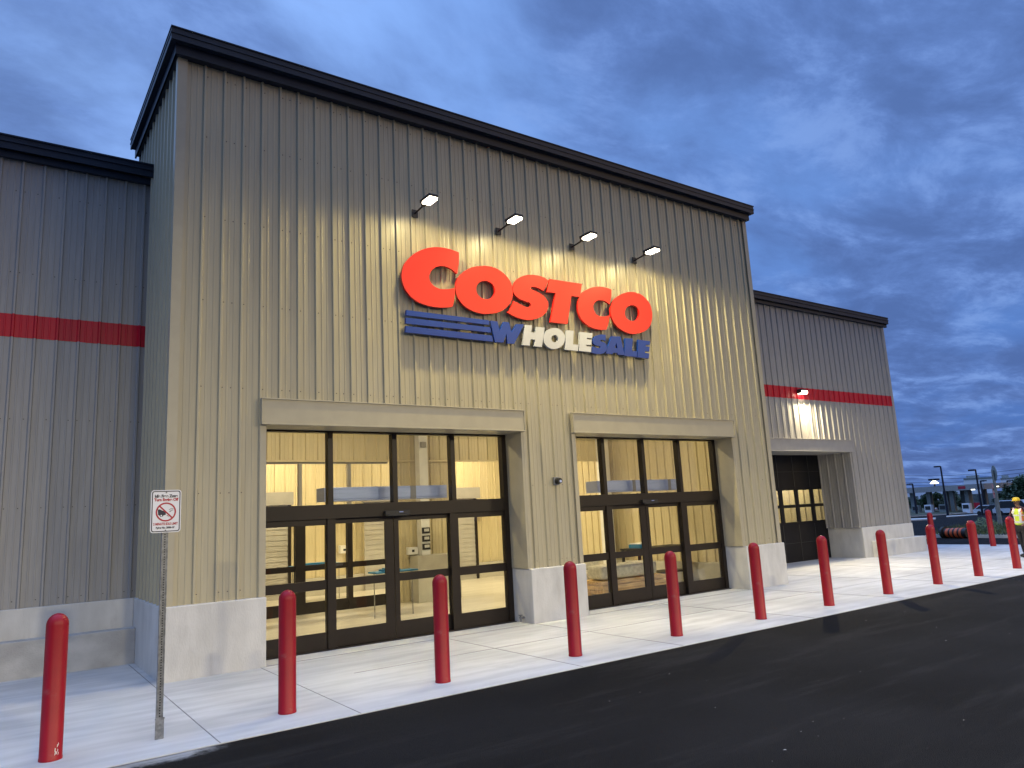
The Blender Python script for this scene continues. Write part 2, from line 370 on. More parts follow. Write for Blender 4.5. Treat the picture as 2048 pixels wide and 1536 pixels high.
# concrete plinths of the tower
for a, b in ((2.04, 3.47), (8.38, 9.72), (14.70, 16.17)):
    c = MB(); c.box((a, 11.44, -.05), (b, 12.10, ZC), CONC)
    if a < 3: c.box((2.04, 12.10, -.05), (2.25, 13.9, ZC), CONC)
    if b > 16: c.box((16.0, 12.10, -.05), (16.17, 15.2, ZC), CONC)
    c.build('concrete_plinth', B, bevel=.012)
# tower cornice
k = MB()
def fascia(a, ys, z0, z1, xr, m=NAVY, back=15.4):
    k.box((a, ys, z0), (xr, ys+.03, z1), m); k.box((a, ys+.03, z0), (a+.03, back, z1), m); k.box((xr-.03, ys+.03, z0), (xr, back, z1), m)
fascia(1.905, 11.32, 9.60, 9.815, 16.315); fascia(1.915, 11.335, 9.655, 9.67, 16.30); fascia(1.895, 11.308, 9.70, 9.722, 16.325); fascia(1.895, 11.305, 9.80, 9.82, 16.325)
k.box((1.93, 11.345, 9.60), (16.29, 15.38, 9.63), NAVY)
fascia(1.99, 11.42, 9.43, 9.60, 16.22); k.box((2.0, 11.45, 9.43), (16.2, 11.60, 9.45), NAVY); k.box((2.0, 11.60, 9.43), (2.12, 15.3, 9.45), NAVY)
k.build('cornice', B)
# wings
WY = 13.9; RW = 8.50
w = MB()
sheet(w, (0, WY, 0), U, NF, -14, XL, ZC, 5.22, GREY, .12); sheet(w, (0, WY, 0), U, NF, -14, XL, 5.60, RW, GREY, .12)
screws(w, WY, -6, XL, (1.1, 2.5, 3.9, 6.3, 7.7))
SD = (18.9, 23.82)
for a, b, c0, d in ((XR, SD[0], ZC, 5.22), (SD[0], SD[1], 3.85, 5.22), (SD[1], 27.1, ZC, 5.22), (XR, 27.1, 5.60, RW)): sheet(w, (0, WY, 0), U, NF, a, b, c0, d, GREY, .12)
sheet(w, (27.1, 0, 0), (0, 1, 0), (1, 0, 0), WY, 60, ZC, RW, GREY); sheet(w, (SD[1], 0, 0), (0, 1, 0), (-1, 0, 0), WY, 15.1, ZC, 3.52, GREY, .1)
w.box((27.1-.1, WY-.043, ZC), (27.1+.045, WY-.037, RW), GREYTRIM); w.box((27.141, WY-.037, ZC), (27.145, WY+.1, RW), GREYTRIM)
w.box((-14, 14.0, 8.1), (2.0, 60, 8.3), NAVY); w.box((16.2, 15.45, 8.1), (27.0, 60, 8.3), NAVY); w.box((2.2, 15.45, 8.1), (16.1, 60, 8.3), NAVY)
w.box((SD[0], 13.95, 3.52), (SD[1]-.01, 15.1, 3.56), BLACK)
w.build('wing_wall', B)
r = MB(); sheet(r, (0, WY-.004, 0), U, NF, -14, XL, 5.22, 5.60, REDST, .12); r.build('red_stripe', B)
r = MB(); sheet(r, (0, WY-.004, 0), U, NF, XR, 27.1, 5.22, 5.60, REDST, .12); sheet(r, (27.104, 0, 0), (0, 1, 0), (1, 0, 0), WY, 60, 5.22, 5.60, REDST); r.build('red_stripe', B)
for a, b in ((-14, 2.09), (16.05, 27.3)):
    k = MB()
    k.box((a, 13.72, 8.33), (b, 13.75, 8.56), NAVY); k.box((a, 13.70, 8.45), (b, 13.72, 8.475), NAVY); k.box((a, 13.70, 8.55), (b+.0, 13.98, 8.575), NAVY)
    k.box((a, 13.80, 8.22), (b, 13.88, 8.335), NAVY)
    if b > 20: k.box((b-.03, 13.75, 8.33), (b, 60, 8.56), NAVY)
    k.build('wing_cornice', B)
c = MB()
c.box((-14, 13.85, -.05), (2.04, 13.99, ZC), CONC); c.build('concrete_plinth', B, bevel=.012); c = MB(); c.box((16.17, 13.85, -.05), (SD[0], 15.1, ZC), CONC)
c.build('concrete_plinth', B, bevel=.012); c = MB(); c.box((23.9, 13.85, -.05), (27.2, 15.2, ZC), CONC); c.box((27.0, 15.2, -.05), (27.2, 60, ZC), CONC); c.build('concrete_plinth', B, bevel=.012)
c = MB(); c.box((-14, 13.57, -.05), (2.04, 13.85, .54), CONC2); c.build('concrete_ledge', B, bevel=.012)
c = MB(); c.box((24.35, 13.57, -.05), (27.45, 13.85, .52), CONC); c.box((27.2, 13.85, -.05), (27.45, 30, .52), CONC); c.build('concrete_ledge', B, bevel=.012)
h = MB(); h.box((18.8, 13.77, 3.53), (23.82, 13.86, 3.90), GREYTRIM); h.box((18.79, 13.75, 3.51), (23.84, 15.0, 3.532), GREYTRIM); h.box((18.79, 13.75, 3.898), (23.84, 13.87, 3.915), GREYTRIM)
h.build('side_door_header', B, bevel=.003)
# overhead sectional door
OY = 15.1
d = MB(); cols = [(24.0-.70-.88*i, 24.0-.88*i) for i in range(6)]; rows = ((1.29, 1.76), (1.86, 2.34))
d.box((18.9, OY, 0), (23.9, OY+.05, 1.22), BLKDOOR); d.box((18.9, OY, 2.41), (24.1, OY+.05, 3.54), BLKDOOR)
d.box((18.9, OY, 1.22), (24.1, OY+.05, 1.29), BLKDOOR); d.box((18.9, OY+.004, 1.76), (24.1, OY+.05, 1.86), BLKDOOR); d.box((18.9, OY, 2.34), (24.1, OY+.05, 2.41), BLKDOOR)
xs = [24.1] + [v for a, b in cols for v in (b, a)] + [18.9]
for i in range(0, len(xs)-1, 2): d.box((xs[i+1], OY+.002, 1.29), (xs[i], OY+.05, 2.34), BLKDOOR)
for i in range(6): d.box((24.05-.88*i-.06, OY-.012, .02), (24.05-.88*i-.02, OY, 1.2), BLACK); d.box((24.05-.88*i-.06, OY-.012, 2.45), (24.05-.88*i-.02, OY, 3.5), BLACK)
d.box((18.9, OY-.006, .60), (24.0, OY, .615), BLACK); d.box((18.9, OY-.006, 2.95), (24.0, OY, 2.965), BLACK)
od = d.build('overhead_door', B)
gl = MB(); gl.box((19, OY+.02, 1.28), (24.02, OY+.026, 2.36), GLASSD); gl.build('door_window', od)

# ---------------------------------------------------------------- entrances
FY = 12.06
def rect_frame(mb, x0, x1, z0, z1, wl, wr, wb, wt, y0, y1, m):
    mb.box((x0, y0, z0), (x0+wl, y1, z1), m); mb.box((x1-wr, y0, z0), (x1, y1, z1), m)
    mb.box((x0+wl, y0+.001, z0), (x1-wr, y1-.001, z0+wb), m); mb.box((x0+wl, y0+.001, z1-wt), (x1-wr, y1-.001, z1), m)
def entrance(x0, x1, mull, ps):
    f = MB()
    f.box((x0, FY, 0), (x0+.07, FY+.14, 3.6), BRONZE); f.box((x1-.11, FY, 0), (x1, FY+.14, 3.6), BRONZE)
    f.box((x0+.07, FY, 3.555), (x1-.11, FY+.14, 3.6), BRONZE); f.box((x0+.07, FY-.012, 2.10), (x1-.11, FY+.15, 2.335), BRONZE)
    for m in mull: f.box((m-.045, FY+.001, 2.335), (m+.045, FY+.139, 3.555), BRONZE)
    a, b = ps       # posts
    for p in (a, b): f.box((p[0], FY+.002, 0), (p[1], FY+.138, 2.10), BRONZE)
    fr = f.build('entrance_frame', B, bevel=.002)
    g_ = MB(); xs = [x0+.07]+list(mull)+[x1-.11]
    for i in range(4):
        g_.box((xs[i]+(.046 if i else 0), FY+.07, 2.336), (xs[i+1]-(.046 if i < 3 else 0), FY+.078, 3.554), GLASS)
    g_.build('transom_glass', fr)
    for (p, q) in ((x0+.07, a[0]), (b[1], x1-.11)):      # fixed side lights
        s = MB(); rect_frame(s, p, q, 0, 2.10, .012, .012, .275, .10, FY+.03, FY+.075, BRONZE); s.box((p+.012, FY+.031, .955), (q-.012, FY+.074, 1.105), BRONZE)
        o = s.build('sidelight', B, bevel=.002); g2 = MB(); g2.box((p, FY+.05, .27), (q, FY+.056, 2.01), GLASS); g2.build('glass', o)
    mid = (a[1]+b[0])/2
    for (p, q, l, rr) in ((a[1], mid-.006, .012, .165), (mid+.006, b[0], .09, .012)):
        s = MB(); rect_frame(s, p, q, .015, 2.112, l, rr, .27, .10, FY+.085, FY+.125, BRONZE); s.box((p+l, FY+.086, .965), (q-rr, FY+.124, 1.10), BRONZE)
        o = s.build('sliding_door', B, bevel=.002); g2 = MB(); g2.box((p+l, FY+.10, .27), (q-rr, FY+.106, 2.01), GLASS); g2.build('glass', o)
    s = MB(); s.box((mid-.24, FY-.10, 2.11), (mid+.24, FY-.012, 2.19), BLACK); s.box((mid-.20, FY-.115, 2.095), (mid+.20, FY-.03, 2.13), BLACK); s.box((mid+.02, FY-.118, 2.155), (mid+.10, FY-.10, 2.17), STEEL)
    s.build('door_sensor', B, bevel=.012)
    th = MB(); th.box((x0, 12.0, -.02), (x1, 12.25, .012), BRONZE); th.build('threshold', B)
entrance(3.47, 8.38, (4.725, 5.93, 7.14), ((4.66, 4.805), (7.03, 7.205)))
entrance(9.71, 14.70, (10.96, 12.18, 13.37), ((10.94, 11.10), (13.28, 13.47)))
# ---------------------------------------------------------------- rooms behind the doors
fl = MB(); fl.box((2.3, 12.2, -.1), (16.0, 21.6, .006), ROOMF); fl.box((18.7, 15.16, -.1), (24.5, 20, .006), ROOMF); fl.build('interior_floor', B)
iw = MB(); HC = 5.2
sheet(iw, (2.4, 0, 0), (0, 1, 0), (1, 0, 0), 12.1, 21.5, 0, HC, ROOMW); sheet(iw, (15.95, 0, 0), (0, 1, 0), (-1, 0, 0), 12.1, 21.5, 0, HC, ROOMW)
O1 = (4.9, 8.35); O2 = (10.05, 15.4)
for a, b, c0 in ((2.4, O1[0], 0), (O1[0], O1[1], 3.54), (O1[1], O2[0], 0), (O2[0], O2[1], 3.54), (O2[1], 15.95, 0)): sheet(iw, (0, 17.2, 0), U, NF, a, b, c0, HC, ROOMW)
sheet(iw, (0, 21.5, 0), U, NF, 2.4, 15.95, .5, HC, ROOMW)
iw.box((2.4, 17.14, 3.50), (15.9, 17.17, 3.54), ROOMW); iw.box((15.3, 16.95, 0), (15.62, 17.19, HC), WHT)
sheet(iw, (24.35, 0, 0), (0, 1, 0), (-1, 0, 0), 15.16, 20, 0, 4, ROOMW); sheet(iw, (0, 20, 0), U, NF, 18.7, 24.4, 0, 4, GREY)
# inward-facing linings of the front walls
iw.box((2.4, 12.0, 3.62), (15.95, 12.05, HC), ROOMW)
iw.build('interior_wall', B)
cl = MB(); cl.box((2.3, 12.0, HC), (16.0, 21.7, HC+.1), CEIL); cl.box((18.7, 15.16, 4.0), (24.5, 20.1, 4.1), CEIL); cl.box((18.6, 15.16, 0), (18.7, 20.1, 4), CEIL); cl.build('ceiling', B)
pb = MB(); pb.box((8.77, 16.70, 0), (10.0, 17.14, 1.13), ROOMC); pb.box((2.45, 21.38, 0), (15.9, 21.45, .5), ROOMC); pb.box((15.7, 12.3, 0), (15.85, 21.3, .5), ROOMC)
pb.build('interior_plinth', B, bevel=.01)
st = MB(); st.box((8.98, 16.86, 1.13), (9.22, 17.10, HC), WHT); st.box((9.02, 16.80, 3.84), (9.16, 16.86, 3.98), GREYTRIM); st.build('steel_column', B)
# inner storefront
s = MB(); SY = 17.2
s.box((O1[0], SY, 0), (O1[0]+.1, SY+.12, 3.5), BRONZE); s.box((O1[1]-.1, SY, 0), (O1[1], SY+.12, 2.15), BRONZE); s.box((O1[0]+.1, SY+.001, 3.46), (O1[1]-.1, SY+.12, 3.53), GREY)
s.box((O1[0]+.1, SY+.001, 2.1), (O1[1]-.1, SY+.12, 2.33), BRONZE)
for a, b in ((5.87, 6.11), (7.15, 7.28)): s.box((a, SY, 0), (b, SY+.12, 2.1), BRONZE)
for a in (5.99, 7.22): s.box((a-.04, SY, 2.33), (a+.04, SY+.1, 3.47), GREY)
for a, b in ((5.0, 5.87), (6.11, 7.15), (7.28, 8.25)):
    s.box((a, SY+.02, 0), (b, SY+.08, .26), BRONZE); s.box((a, SY+.02, .97), (b, SY+.08, 1.10), BRONZE); s.box((a, SY+.02, 2.02), (b, SY+.08, 2.1), BRONZE)
isf = s.build('inner_storefront', B)
for a in (9.4, 4.3):
    rd = MB(); wd = 3.95 if a > 5 else 2.75; nsl = 36
    for i in range(nsl): rd.box((a, 21.30+.012*(i % 2), .0+i*.0745), (a+wd, 21.34, .0+i*.0745+.072), SHUT)
    rd.box((a-.05, 20.95, 2.62), (a+wd+.05, 21.37, 2.98), GREYTRIM); rd.box((a+wd, 21.25, 0), (a+wd+.08, 21.36, 2.62), BRONZE); rd.build('roll_shutter', B)
ac = MB(); ac.box((4.75, 12.42, 2.40), (7.19, 12.82, 2.64), STEEL); ac.box((4.78, 12.405, 2.43), (7.16, 12.42, 2.61), STEEL); ac.box((6.4, 12.40, 2.40), (6.52, 12.418, 2.64), GREY); ac.build('air_curtain', B, bevel=.03)  # grey strip stands in for a dark reflection on the steel
ac = MB(); ac.box((11.04, 12.42, 2.40), (13.58, 12.82, 2.655), STEEL); ac.box((11.07, 12.405, 2.43), (13.55, 12.42, 2.63), STEEL)
for x in (12.1, 13.27): ac.box((x, 12.40, 2.40), (x+.1, 12.418, 2.655), GREY)  # grey uprights stand in for dark reflections on the steel
ac.build('air_curtain', B, bevel=.03)
# ceiling lights of the rooms
def area(name, loc, rot, size, sy, power, col, parent=None, spread=None):
    l = bpy.data.lights.new(name, 'AREA'); l.shape = 'RECTANGLE'; l.size = size; l.size_y = sy; l.energy = power; l.color = col
    if spread: l.spread = spread
    o = bpy.data.objects.new(name, l); COL.objects.link(o); o.rotation_euler = rot
    if parent: o.parent = parent; o.location = Vector(loc)-Vector(parent.location)
    else: o.location = loc
    return o
WARM = (1.0, .82, .50)
for i, (x, y, p) in enumerate(((5.9, 14.2, 170), (12.4, 14.2, 165), (6.6, 19.3, 300), (12.3, 19.3, 340))):
    c_ = MB(); c_.box((x-.62, y-.17, HC-.09), (x+.62, y+.17, HC-.002), WHT); c_.build('ceiling_fixture', B)
    area('ceiling_lamp', (x, y, HC-.1), (0, 0, 0), 1.2, .3, p, WARM, B)
area('ceiling_lamp', (23.6, 16.8, 3.9), (0, 0, 0), .4, .4, 260, WARM, B)

# ================================================================== sign lettering (measured on the wall plane)
SGN = thing('store_sign', (8.9, 11.45, 6.0), 'large red and blue raised lettering lit on the tower wall above the doors', 'sign')
LY = 11.42
def un(pts, o, k): return [(onY(o[0]+p[0]/k, o[1]+p[1]/k, LY).x, onY(o[0]+p[0]/k, o[1]+p[1]/k, LY).z) + tuple(p[2:]) for p in pts]
def spline(pts, n=5):       # closed Catmull-Rom through the points, sharp where a third value is set
    out = []; c = len(pts)
    for i in range(c):
        p1 = pts[i]; p2 = pts[(i+1) % c]
        p0 = pts[i-1] if len(p1) < 3 else p1; p3 = pts[(i+2) % c] if len(p2) < 3 else p2
        if len(p1) > 2 and len(p2) > 2: out.append(p1[:2]); continue
        for j in range(n):
            t = j/n; out.append(tuple(.5*((2*p1[q])+(-p0[q]+p2[q])*t+(2*p0[q]-5*p1[q]+4*p2[q]-p3[q])*t*t+(-p0[q]+3*p1[q]-3*p2[q]+p3[q])*t**3) for q in (0, 1)))
    return out
def letter(pts, o, k, m, hole=None, th=.05, smooth=True, name='letter'):
    a = un(pts, o, k); h = [spline(un(hole, o, k), 5 if smooth else 1)] if hole else []
    a = spline(a) if smooth else [p[:2] for p in a]
    if hole and not smooth: h = [[p[:2] for p in un(hole, o, k)]]
    mb = MB(); mb.prism(a, LY, LY+th, m, h)
    for v in [a[0]]+[a[len(a)//2]]: mb.tube((sum(p[0] for p in a)/len(a), LY+th, v[1]), (sum(p[0] for p in a)/len(a), DY, v[1]), .008, SCREW, 6) if False else None
    return mb.build(name, SGN, recalc=True)
A_, B_, C_, D_, E_ = ((795, 485), 7.877), ((1000, 540), 6.606), ((800, 610), 7.877), ((970, 635), 9.309), ((1120, 650), 10.779)
letter([(968,155,1),(880,122),(760,88),(640,72),(500,82),(370,120),(260,180),(160,270),(100,360),(68,470),(68,570),(95,680),(150,780),(230,870),(330,940),(450,985),(560,1012),(680,1025),(790,1025),(868,1010,1),(895,900),(905,800),(910,712,1),(850,725),(760,735),(670,728),(590,695),(530,640),(505,580),(502,520),(530,450),(590,395),(670,370),(760,378),(850,420),(905,465),(938,492,1),(958,380),(968,270)], *A_, LETR)
letter([(1350,368),(1200,382),(1070,440),(980,520),(930,610),(917,720),(935,830),(990,930),(1080,1020),(1200,1085),(1330,1120),(1460,1122),(1600,1095),(1710,1030),(1790,930),(1815,830),(1808,710),(1770,600),(1690,500),(1590,425),(1480,382)], *A_, LETR, hole=[(1380,602),(1300,625),(1252,680),(1240,750),(1270,825),(1330,875),(1400,892),(1470,875),(1520,825),(1538,755),(1520,690),(1465,630)])
letter([(640,140,1),(590,102),(500,72),(410,62),(320,74),(240,112),(188,180),(170,260),(192,320),(250,375),(330,412),(390,432),(408,460),(378,490),(335,484),(250,442),(182,408,1),(155,470),(102,560,1),(170,602),(270,642),(380,660),(480,645),(570,600),(625,530),(640,450),(618,390),(575,340),(525,305),(470,280),(418,255),(405,236),(430,222),(480,228),(530,250),(575,278,1),(610,212)], *B_, LETR)
letter([(660,118),(1083,183),(1057,357),(945,342),(893,713),(665,690),(735,305),(618,290)], *B_, LETR, smooth=False)
letter([(1472,258,1),(1400,232),(1310,218),(1210,232),(1120,275),(1060,345),(1030,430),(1030,530),(1060,620),(1110,690),(1180,745),(1260,778),(1340,790),(1408,785,1),(1435,700),(1448,598,1),(1400,610),(1340,612),(1280,590),(1245,545),(1232,490),(1245,440),(1285,405),(1340,398),(1395,415),(1452,455,1),(1468,350)], *B_, LETR)
letter([(1740,290),(1640,305),(1550,352),(1490,420),(1462,510),(1472,610),(1512,700),(1580,775),(1670,825),(1760,845),(1850,832),(1940,790),(1990,720),(2012,630),(2005,530),(1975,440),(1910,360),(1830,307)], *B_, LETR, hole=[(1750,464),(1690,482),(1657,530),(1652,590),(1675,640),(1720,668),(1770,672),(1815,645),(1838,595),(1835,535),(1805,487)])
for q in ([(100,78),(1398,240),(1408,312),(100,160)], [(92,197),(1422,352),(1436,433),(92,290)], [(90,328),(1450,482),(1466,576),(90,428)]): letter(q, *C_, LETB, smooth=False, name='stripe')
letter([(100,58),(232,72),(272,245),(352,76),(448,90),(495,272),(590,120),(732,126),(545,490),(420,482),(402,300),(345,464),(190,456)], *D_, LETB, smooth=False)
letter([(745,135),(875,145),(863,275),(945,283),(955,172),(1110,188),(1060,548),(920,535),(932,412),(850,403),(835,522),(705,513)], *D_, LETGLARE, smooth=False)
letter([(1290,195),(1190,220),(1117,290),(1090,380),(1107,470),(1165,545),(1250,582),(1340,580),(1430,530),(1480,450),(1488,360),(1455,280),(1385,215)], *D_, LETGLARE, hole=[(1305,325),(1255,345),(1235,395),(1255,440),(1300,462),(1345,440),(1362,395),(1345,345)])
letter([(1518,235),(1652,248),(1640,497),(1742,507),(1728,622),(1490,597)], *D_, LETGLARE, smooth=False)
letter([(1768,268),(2000,292),(1995,385),(1900,378),(1897,405),(1988,415),(1980,512),(1887,505),(1885,535),(1982,545),(1975,645),(1750,620)], *D_, LETGLARE, smooth=False)
letter([(985,212,1),(900,203),(820,215),(750,255),(714,320),(717,390),(762,430),(830,452),(868,466),(855,490),(790,486),(703,455,1),(690,598,1),(780,620),(860,625),(940,608),(1000,550),(1013,480),(998,415),(955,378),(900,358),(868,340),(875,320),(930,322),(985,345,1)], *E_, LETB)
letter([(1110,240),(1305,247),(1395,647),(1250,637),(1240,602),(1145,595),(1130,628),(990,610)], *E_, LETB, hole=[(1215,380),(1240,497),(1182,490)], smooth=False)
letter([(1410,285),(1570,292),(1555,555),(1662,563),(1657,690),(1390,660)], *E_, LETB, smooth=False)
letter([(1685,312),(1942,350),(1936,430),(1850,425),(1848,460),(1930,470),(1924,570),(1835,562),(1830,602),(1925,612),(1917,722),(1672,695)], *E_, LETB, smooth=False)
# stand-off studs behind the letters
for x in (6.1, 7.3, 8.5, 9.7, 10.9):
    for z in (5.45, 6.15): sd = MB(); sd.tube((x, LY+.045, z), (x, DY, z), .006, SCREW, 6); sd.build('mounting_stud', SGN)

# ================================================================== lamps on the wall
FLOODP = 39
def flood(name, loc, power, col, parent):      # wall-washing optic: wide along the wall, most light thrown low
    l = bpy.data.lights.new(name, 'POINT'); l.shadow_soft_size = .06; l.energy = power; l.color = col; l.use_nodes = True
    t = l.node_tree; e = t.nodes['Emission']; c = t.nodes.new('ShaderNodeTexCoord'); x = t.nodes.new('ShaderNodeSeparateXYZ'); t.links.new(c.outputs['Normal'], x.inputs[0])
    dn = mth('MULTIPLY', x.outputs[2], -1, t); ay = mth('MAXIMUM', mth('ABSOLUTE', x.outputs[1], None, t), .225, t)
    he = mth('DIVIDE', mth('MULTIPLY', mth('MAXIMUM', dn, 0, t), .6, t), ay, t)
    fh = mth('DIVIDE', 1, mth('ADD', 1, mth('POWER', mth('DIVIDE', he, 2.7, t), 2, t), t), t)
    xr = mth('DIVIDE', mth('MULTIPLY', x.outputs[0], .6, t), ay, t)
    fx = mth('DIVIDE', 1, mth('ADD', 1, mth('POWER', mth('DIVIDE', xr, 1.5, t), 2, t), t), t)
    i = mth('DIVIDE', .36, mth('POWER', ay, 3, t), t)
    st = mth('MULTIPLY', mth('MULTIPLY', mth('MULTIPLY', i, fh, t), fx, t), smooth(dn, .0, .35, t), t)
    t.links.new(st, e.inputs['Strength'])
    o = bpy.data.objects.new(name, l); COL.objects.link(o); o.parent = parent; o.location = Vector(loc)-Vector(parent.location); return o
names = ('leftmost lamp, above the big letter C', 'second lamp, above the letters O and S', 'third lamp, above the letter T', 'rightmost of the four')
lamp0 = None
for i, x in enumerate((6.19, 8.07, 9.985, 11.853)):
    lab = 'black arm floodlight over the red lettering, ' + names[i]
    if lamp0 is None:
        lamp0 = thing('sign_floodlight', (x, DY-.04, 7.63), lab, 'floodlight', 'floodlights over the store sign')
        mb = MB(); mb.box((x-.06, DY-.06, 7.56), (x+.06, DY-.038, 7.70), BLACK); mb.tube((x, DY-.05, 7.63), (x, 11.12, 7.66), .018, BLACK, 10); mb.build('arm', lamp0)
        mb = MB(); mb.box((x-.09, 10.78, 7.675), (x+.09, 11.15, 7.73), BLACK)
        for q in range(5): mb.box((x-.08, 10.82+.06*q, 7.73), (x+.08, 10.835+.06*q, 7.75), BLACK)
        mb.box((x-.035, 11.10, 7.64), (x+.035, 11.2, 7.69), BLACK); mb.build('lamp_head', lamp0, bevel=.012)
        mb = MB(); mb.box((x-.078, 10.79, 7.635), (x+.078, 11.07, 7.674), LEDW); mb.build('lens', lamp0)
        flood('lamp', (x, 10.94, 7.57), FLOODP, (1, .82, .36), lamp0)
        # children carry world coordinates: re-base them on the thing
    else: copy_tree(lamp0, (x, DY-.04, 7.63), lab)
WP = thing('wall_lamp', (21.3, 13.86, 5.42), 'small wall lamp shining on the red stripe of the right wing', 'wall lamp')
mb = MB(); mb.box((21.15, 13.70, 5.38), (21.45, 13.87, 5.52), BLACK); mb.build('housing', WP, bevel=.02)
mb = MB(); mb.box((21.17, 13.66, 5.37), (21.43, 13.84, 5.378), LEDW); mb.box((21.18, 13.655, 5.385), (21.42, 13.698, 5.45), LEDW); mb.build('lens', WP)
area('lamp', (21.3, 13.68, 5.35), (math.radians(-52), 0, 0), .26, .16, 620, (1, .84, .52), WP)
cm = thing('security_camera', (9.16, DY-.04, 2.61), 'small dark round alarm strobe on the wall between the two entrances', 'camera')
mb = MB(); mb.box((9.09, DY-.07, 2.54), (9.23, DY-.03, 2.70), ALU); mb.build('mount', cm, bevel=.01)
mb = MB(); mb.tube((9.17, DY-.07, 2.62), (9.17, DY-.16, 2.62), .068, BLACK, 20, .055); mb.build('housing', cm, smooth=False)
mb = MB(); mb.tube((9.175, DY-.16, 2.61), (9.175, DY-.175, 2.61), .025, STEEL, 14); mb.build('lens', cm)
sp = thing('hose_tap', (8.24, 11.7, .08), 'small brass hose bib at the foot of the middle concrete pillar', 'tap')
mb = MB(); mb.tube((8.38, 11.75, .10), (8.28, 11.75, .10), .022, ALU, 10); mb.tube((8.30, 11.75, .14), (8.30, 11.75, .03), .018, ALU, 10); mb.box((8.27, 11.72, .14), (8.33, 11.78, .155), ALU); mb.build('valve', sp)

# ================================================================== bollards
bl = ['with chipped paint, nearest the camera, left of the sign post', 'in front of the left sliding door', 'in front of the right leaf of the first entrance',
 'in front of the concrete pillar between the two entrances', 'in front of the second entrance', 'in front of the right corner pillar of the tower', 'in front of the black overhead door', 'in front of the concrete ledge of the right wing',
 'at the far corner of the right wing, kerb row', 'second last of the kerb row, beside the striped barrel', 'last of the kerb row, beside the worker in the vest']
bx = [.605, 2.813, 4.772, 6.922, 9.002, 11.127, 13.204, 15.337, 17.446, 19.445, 21.597]
bol0 = None
def bollard(x, y, lab, grp='red bollards along the kerb'):
    global bol0
    lab = 'round-topped red bollard ' + lab
    if bol0 is None:
        bol0 = thing('bollard', (x, y, 0), lab, 'bollard', grp)
        prof = [(.098, .0), (.098, .02), (.095, .024), (.095, 1.20)] + [(.095*math.cos(a*PI/2/8), 1.20+.105*math.sin(a*PI/2/8)) for a in range(1, 8)] + [(.001, 1.305)]
        m_ = MB(); m_.lathe((x, y, 0), prof, REDP, 32); o = m_.build('post_sleeve', bol0, smooth=True)
        return bol0
    return copy_tree(bol0, (x, y, 0), lab, group=grp)
for x, l in zip(bx, bl): bollard(x, 8.51, l)
bollard(29.9, 12.44, 'standing alone on the far end of the paving, behind the kerb row', 'red bollards at the far end of the paving')
bollard(28.55, 13.87, 'half hidden behind the kerb row bollard near the wing corner', 'red bollards at the far end of the paving')
ch = MB()
for q in range(9):
    a = -1.1+random.uniform(-.25, .25); z = random.uniform(.04, .13); ch.poly([(.605+.0972*math.cos(a+da), 8.51+.0972*math.sin(a+da), z+dzz) for da, dzz in ((0, 0), (.05, .004), (.08, .02), (.02, .03))], CHIP)
o = ch.build('chip', bol0)

# ================================================================== idle-free sign
IS = thing('idle_free_sign', (1.518, 8.49, 0), 'white no-idling sign on a perforated metal post at the paving edge', 'sign')
mb = MB(); mb.box((1.495, 8.475, .0), (1.541, 8.505, 2.40), ALU)
for q in range(94): z = .06+q*.0254; mb.box((1.512, 8.4735, z-.006), (1.524, 8.4765, z+.006), DARKHOLE)
mb.box((1.487, 8.468, 0), (1.497, 8.512, 2.40), ALU); mb.box((1.539, 8.468, 0), (1.549, 8.512, 2.40), ALU)
mb.build('post', IS)
mb = MB(); mb.box((1.478, 8.455, -.01), (1.558, 8.4665, .20), ALU); mb.box((1.474, 8.453, .185), (1.562, 8.467, .197), ALU); mb.build('base_sleeve', IS)
px0, px1, pz0, pz1, PY = 1.372, 1.664, 2.010, 2.448, 8.462
def rrect(x0, x1, z0, z1, r):
    return [(cx_+r*math.cos(a), cz_+r*math.sin(a)) for cx_, cz_, s_ in ((x1-r, z1-r, 0), (x0+r, z1-r, 1), (x0+r, z0+r, 2), (x1-r, z0+r, 3)) for a in [PI/2*s_+PI/2*i/5 for i in range(6)]]
mb = MB(); mb.prism(rrect(px0, px1, pz0, pz1, .03), PY, PY+.004, WHITEP); pan = mb.build('sign_panel', IS, recalc=True)
mb = MB(); mb.prism(rrect(px0+.009, px1-.009, pz0+.009, pz1-.009, .024), PY-.0015, PY-.0002, INKN, [rrect(px0+.018, px1-.018, pz0+.018, pz1-.018, .018)])
xc = (px0+px1)/2
text_mb(mb, 'Idle Free Zone', .040, (xc, PY-.001, 2.372), INKN, bold=.0022, sx=.92); text_mb(mb, 'Turn Engine Off', .040, (xc, PY-.001, 2.335), INKR, bold=.0020, sx=.88)
text_mb(mb, '2 MINUTE IDLE LIMIT', .034, (xc, PY-.001, 2.088), INKR, bold=.0012, sx=.74); text_mb(mb, 'Bylaw No. 2008-156', .026, (xc, PY-.001, 2.052), INKN, bold=.0014, sx=.85)
cz = 2.221
ring = lambda rr, n=40: [(xc+rr*math.cos(2*PI*i/n), cz+rr*math.sin(2*PI*i/n)) for i in range(n)]
mb.prism(ring(.098), PY-.0018, PY-.0002, INKR, [ring(.083)])
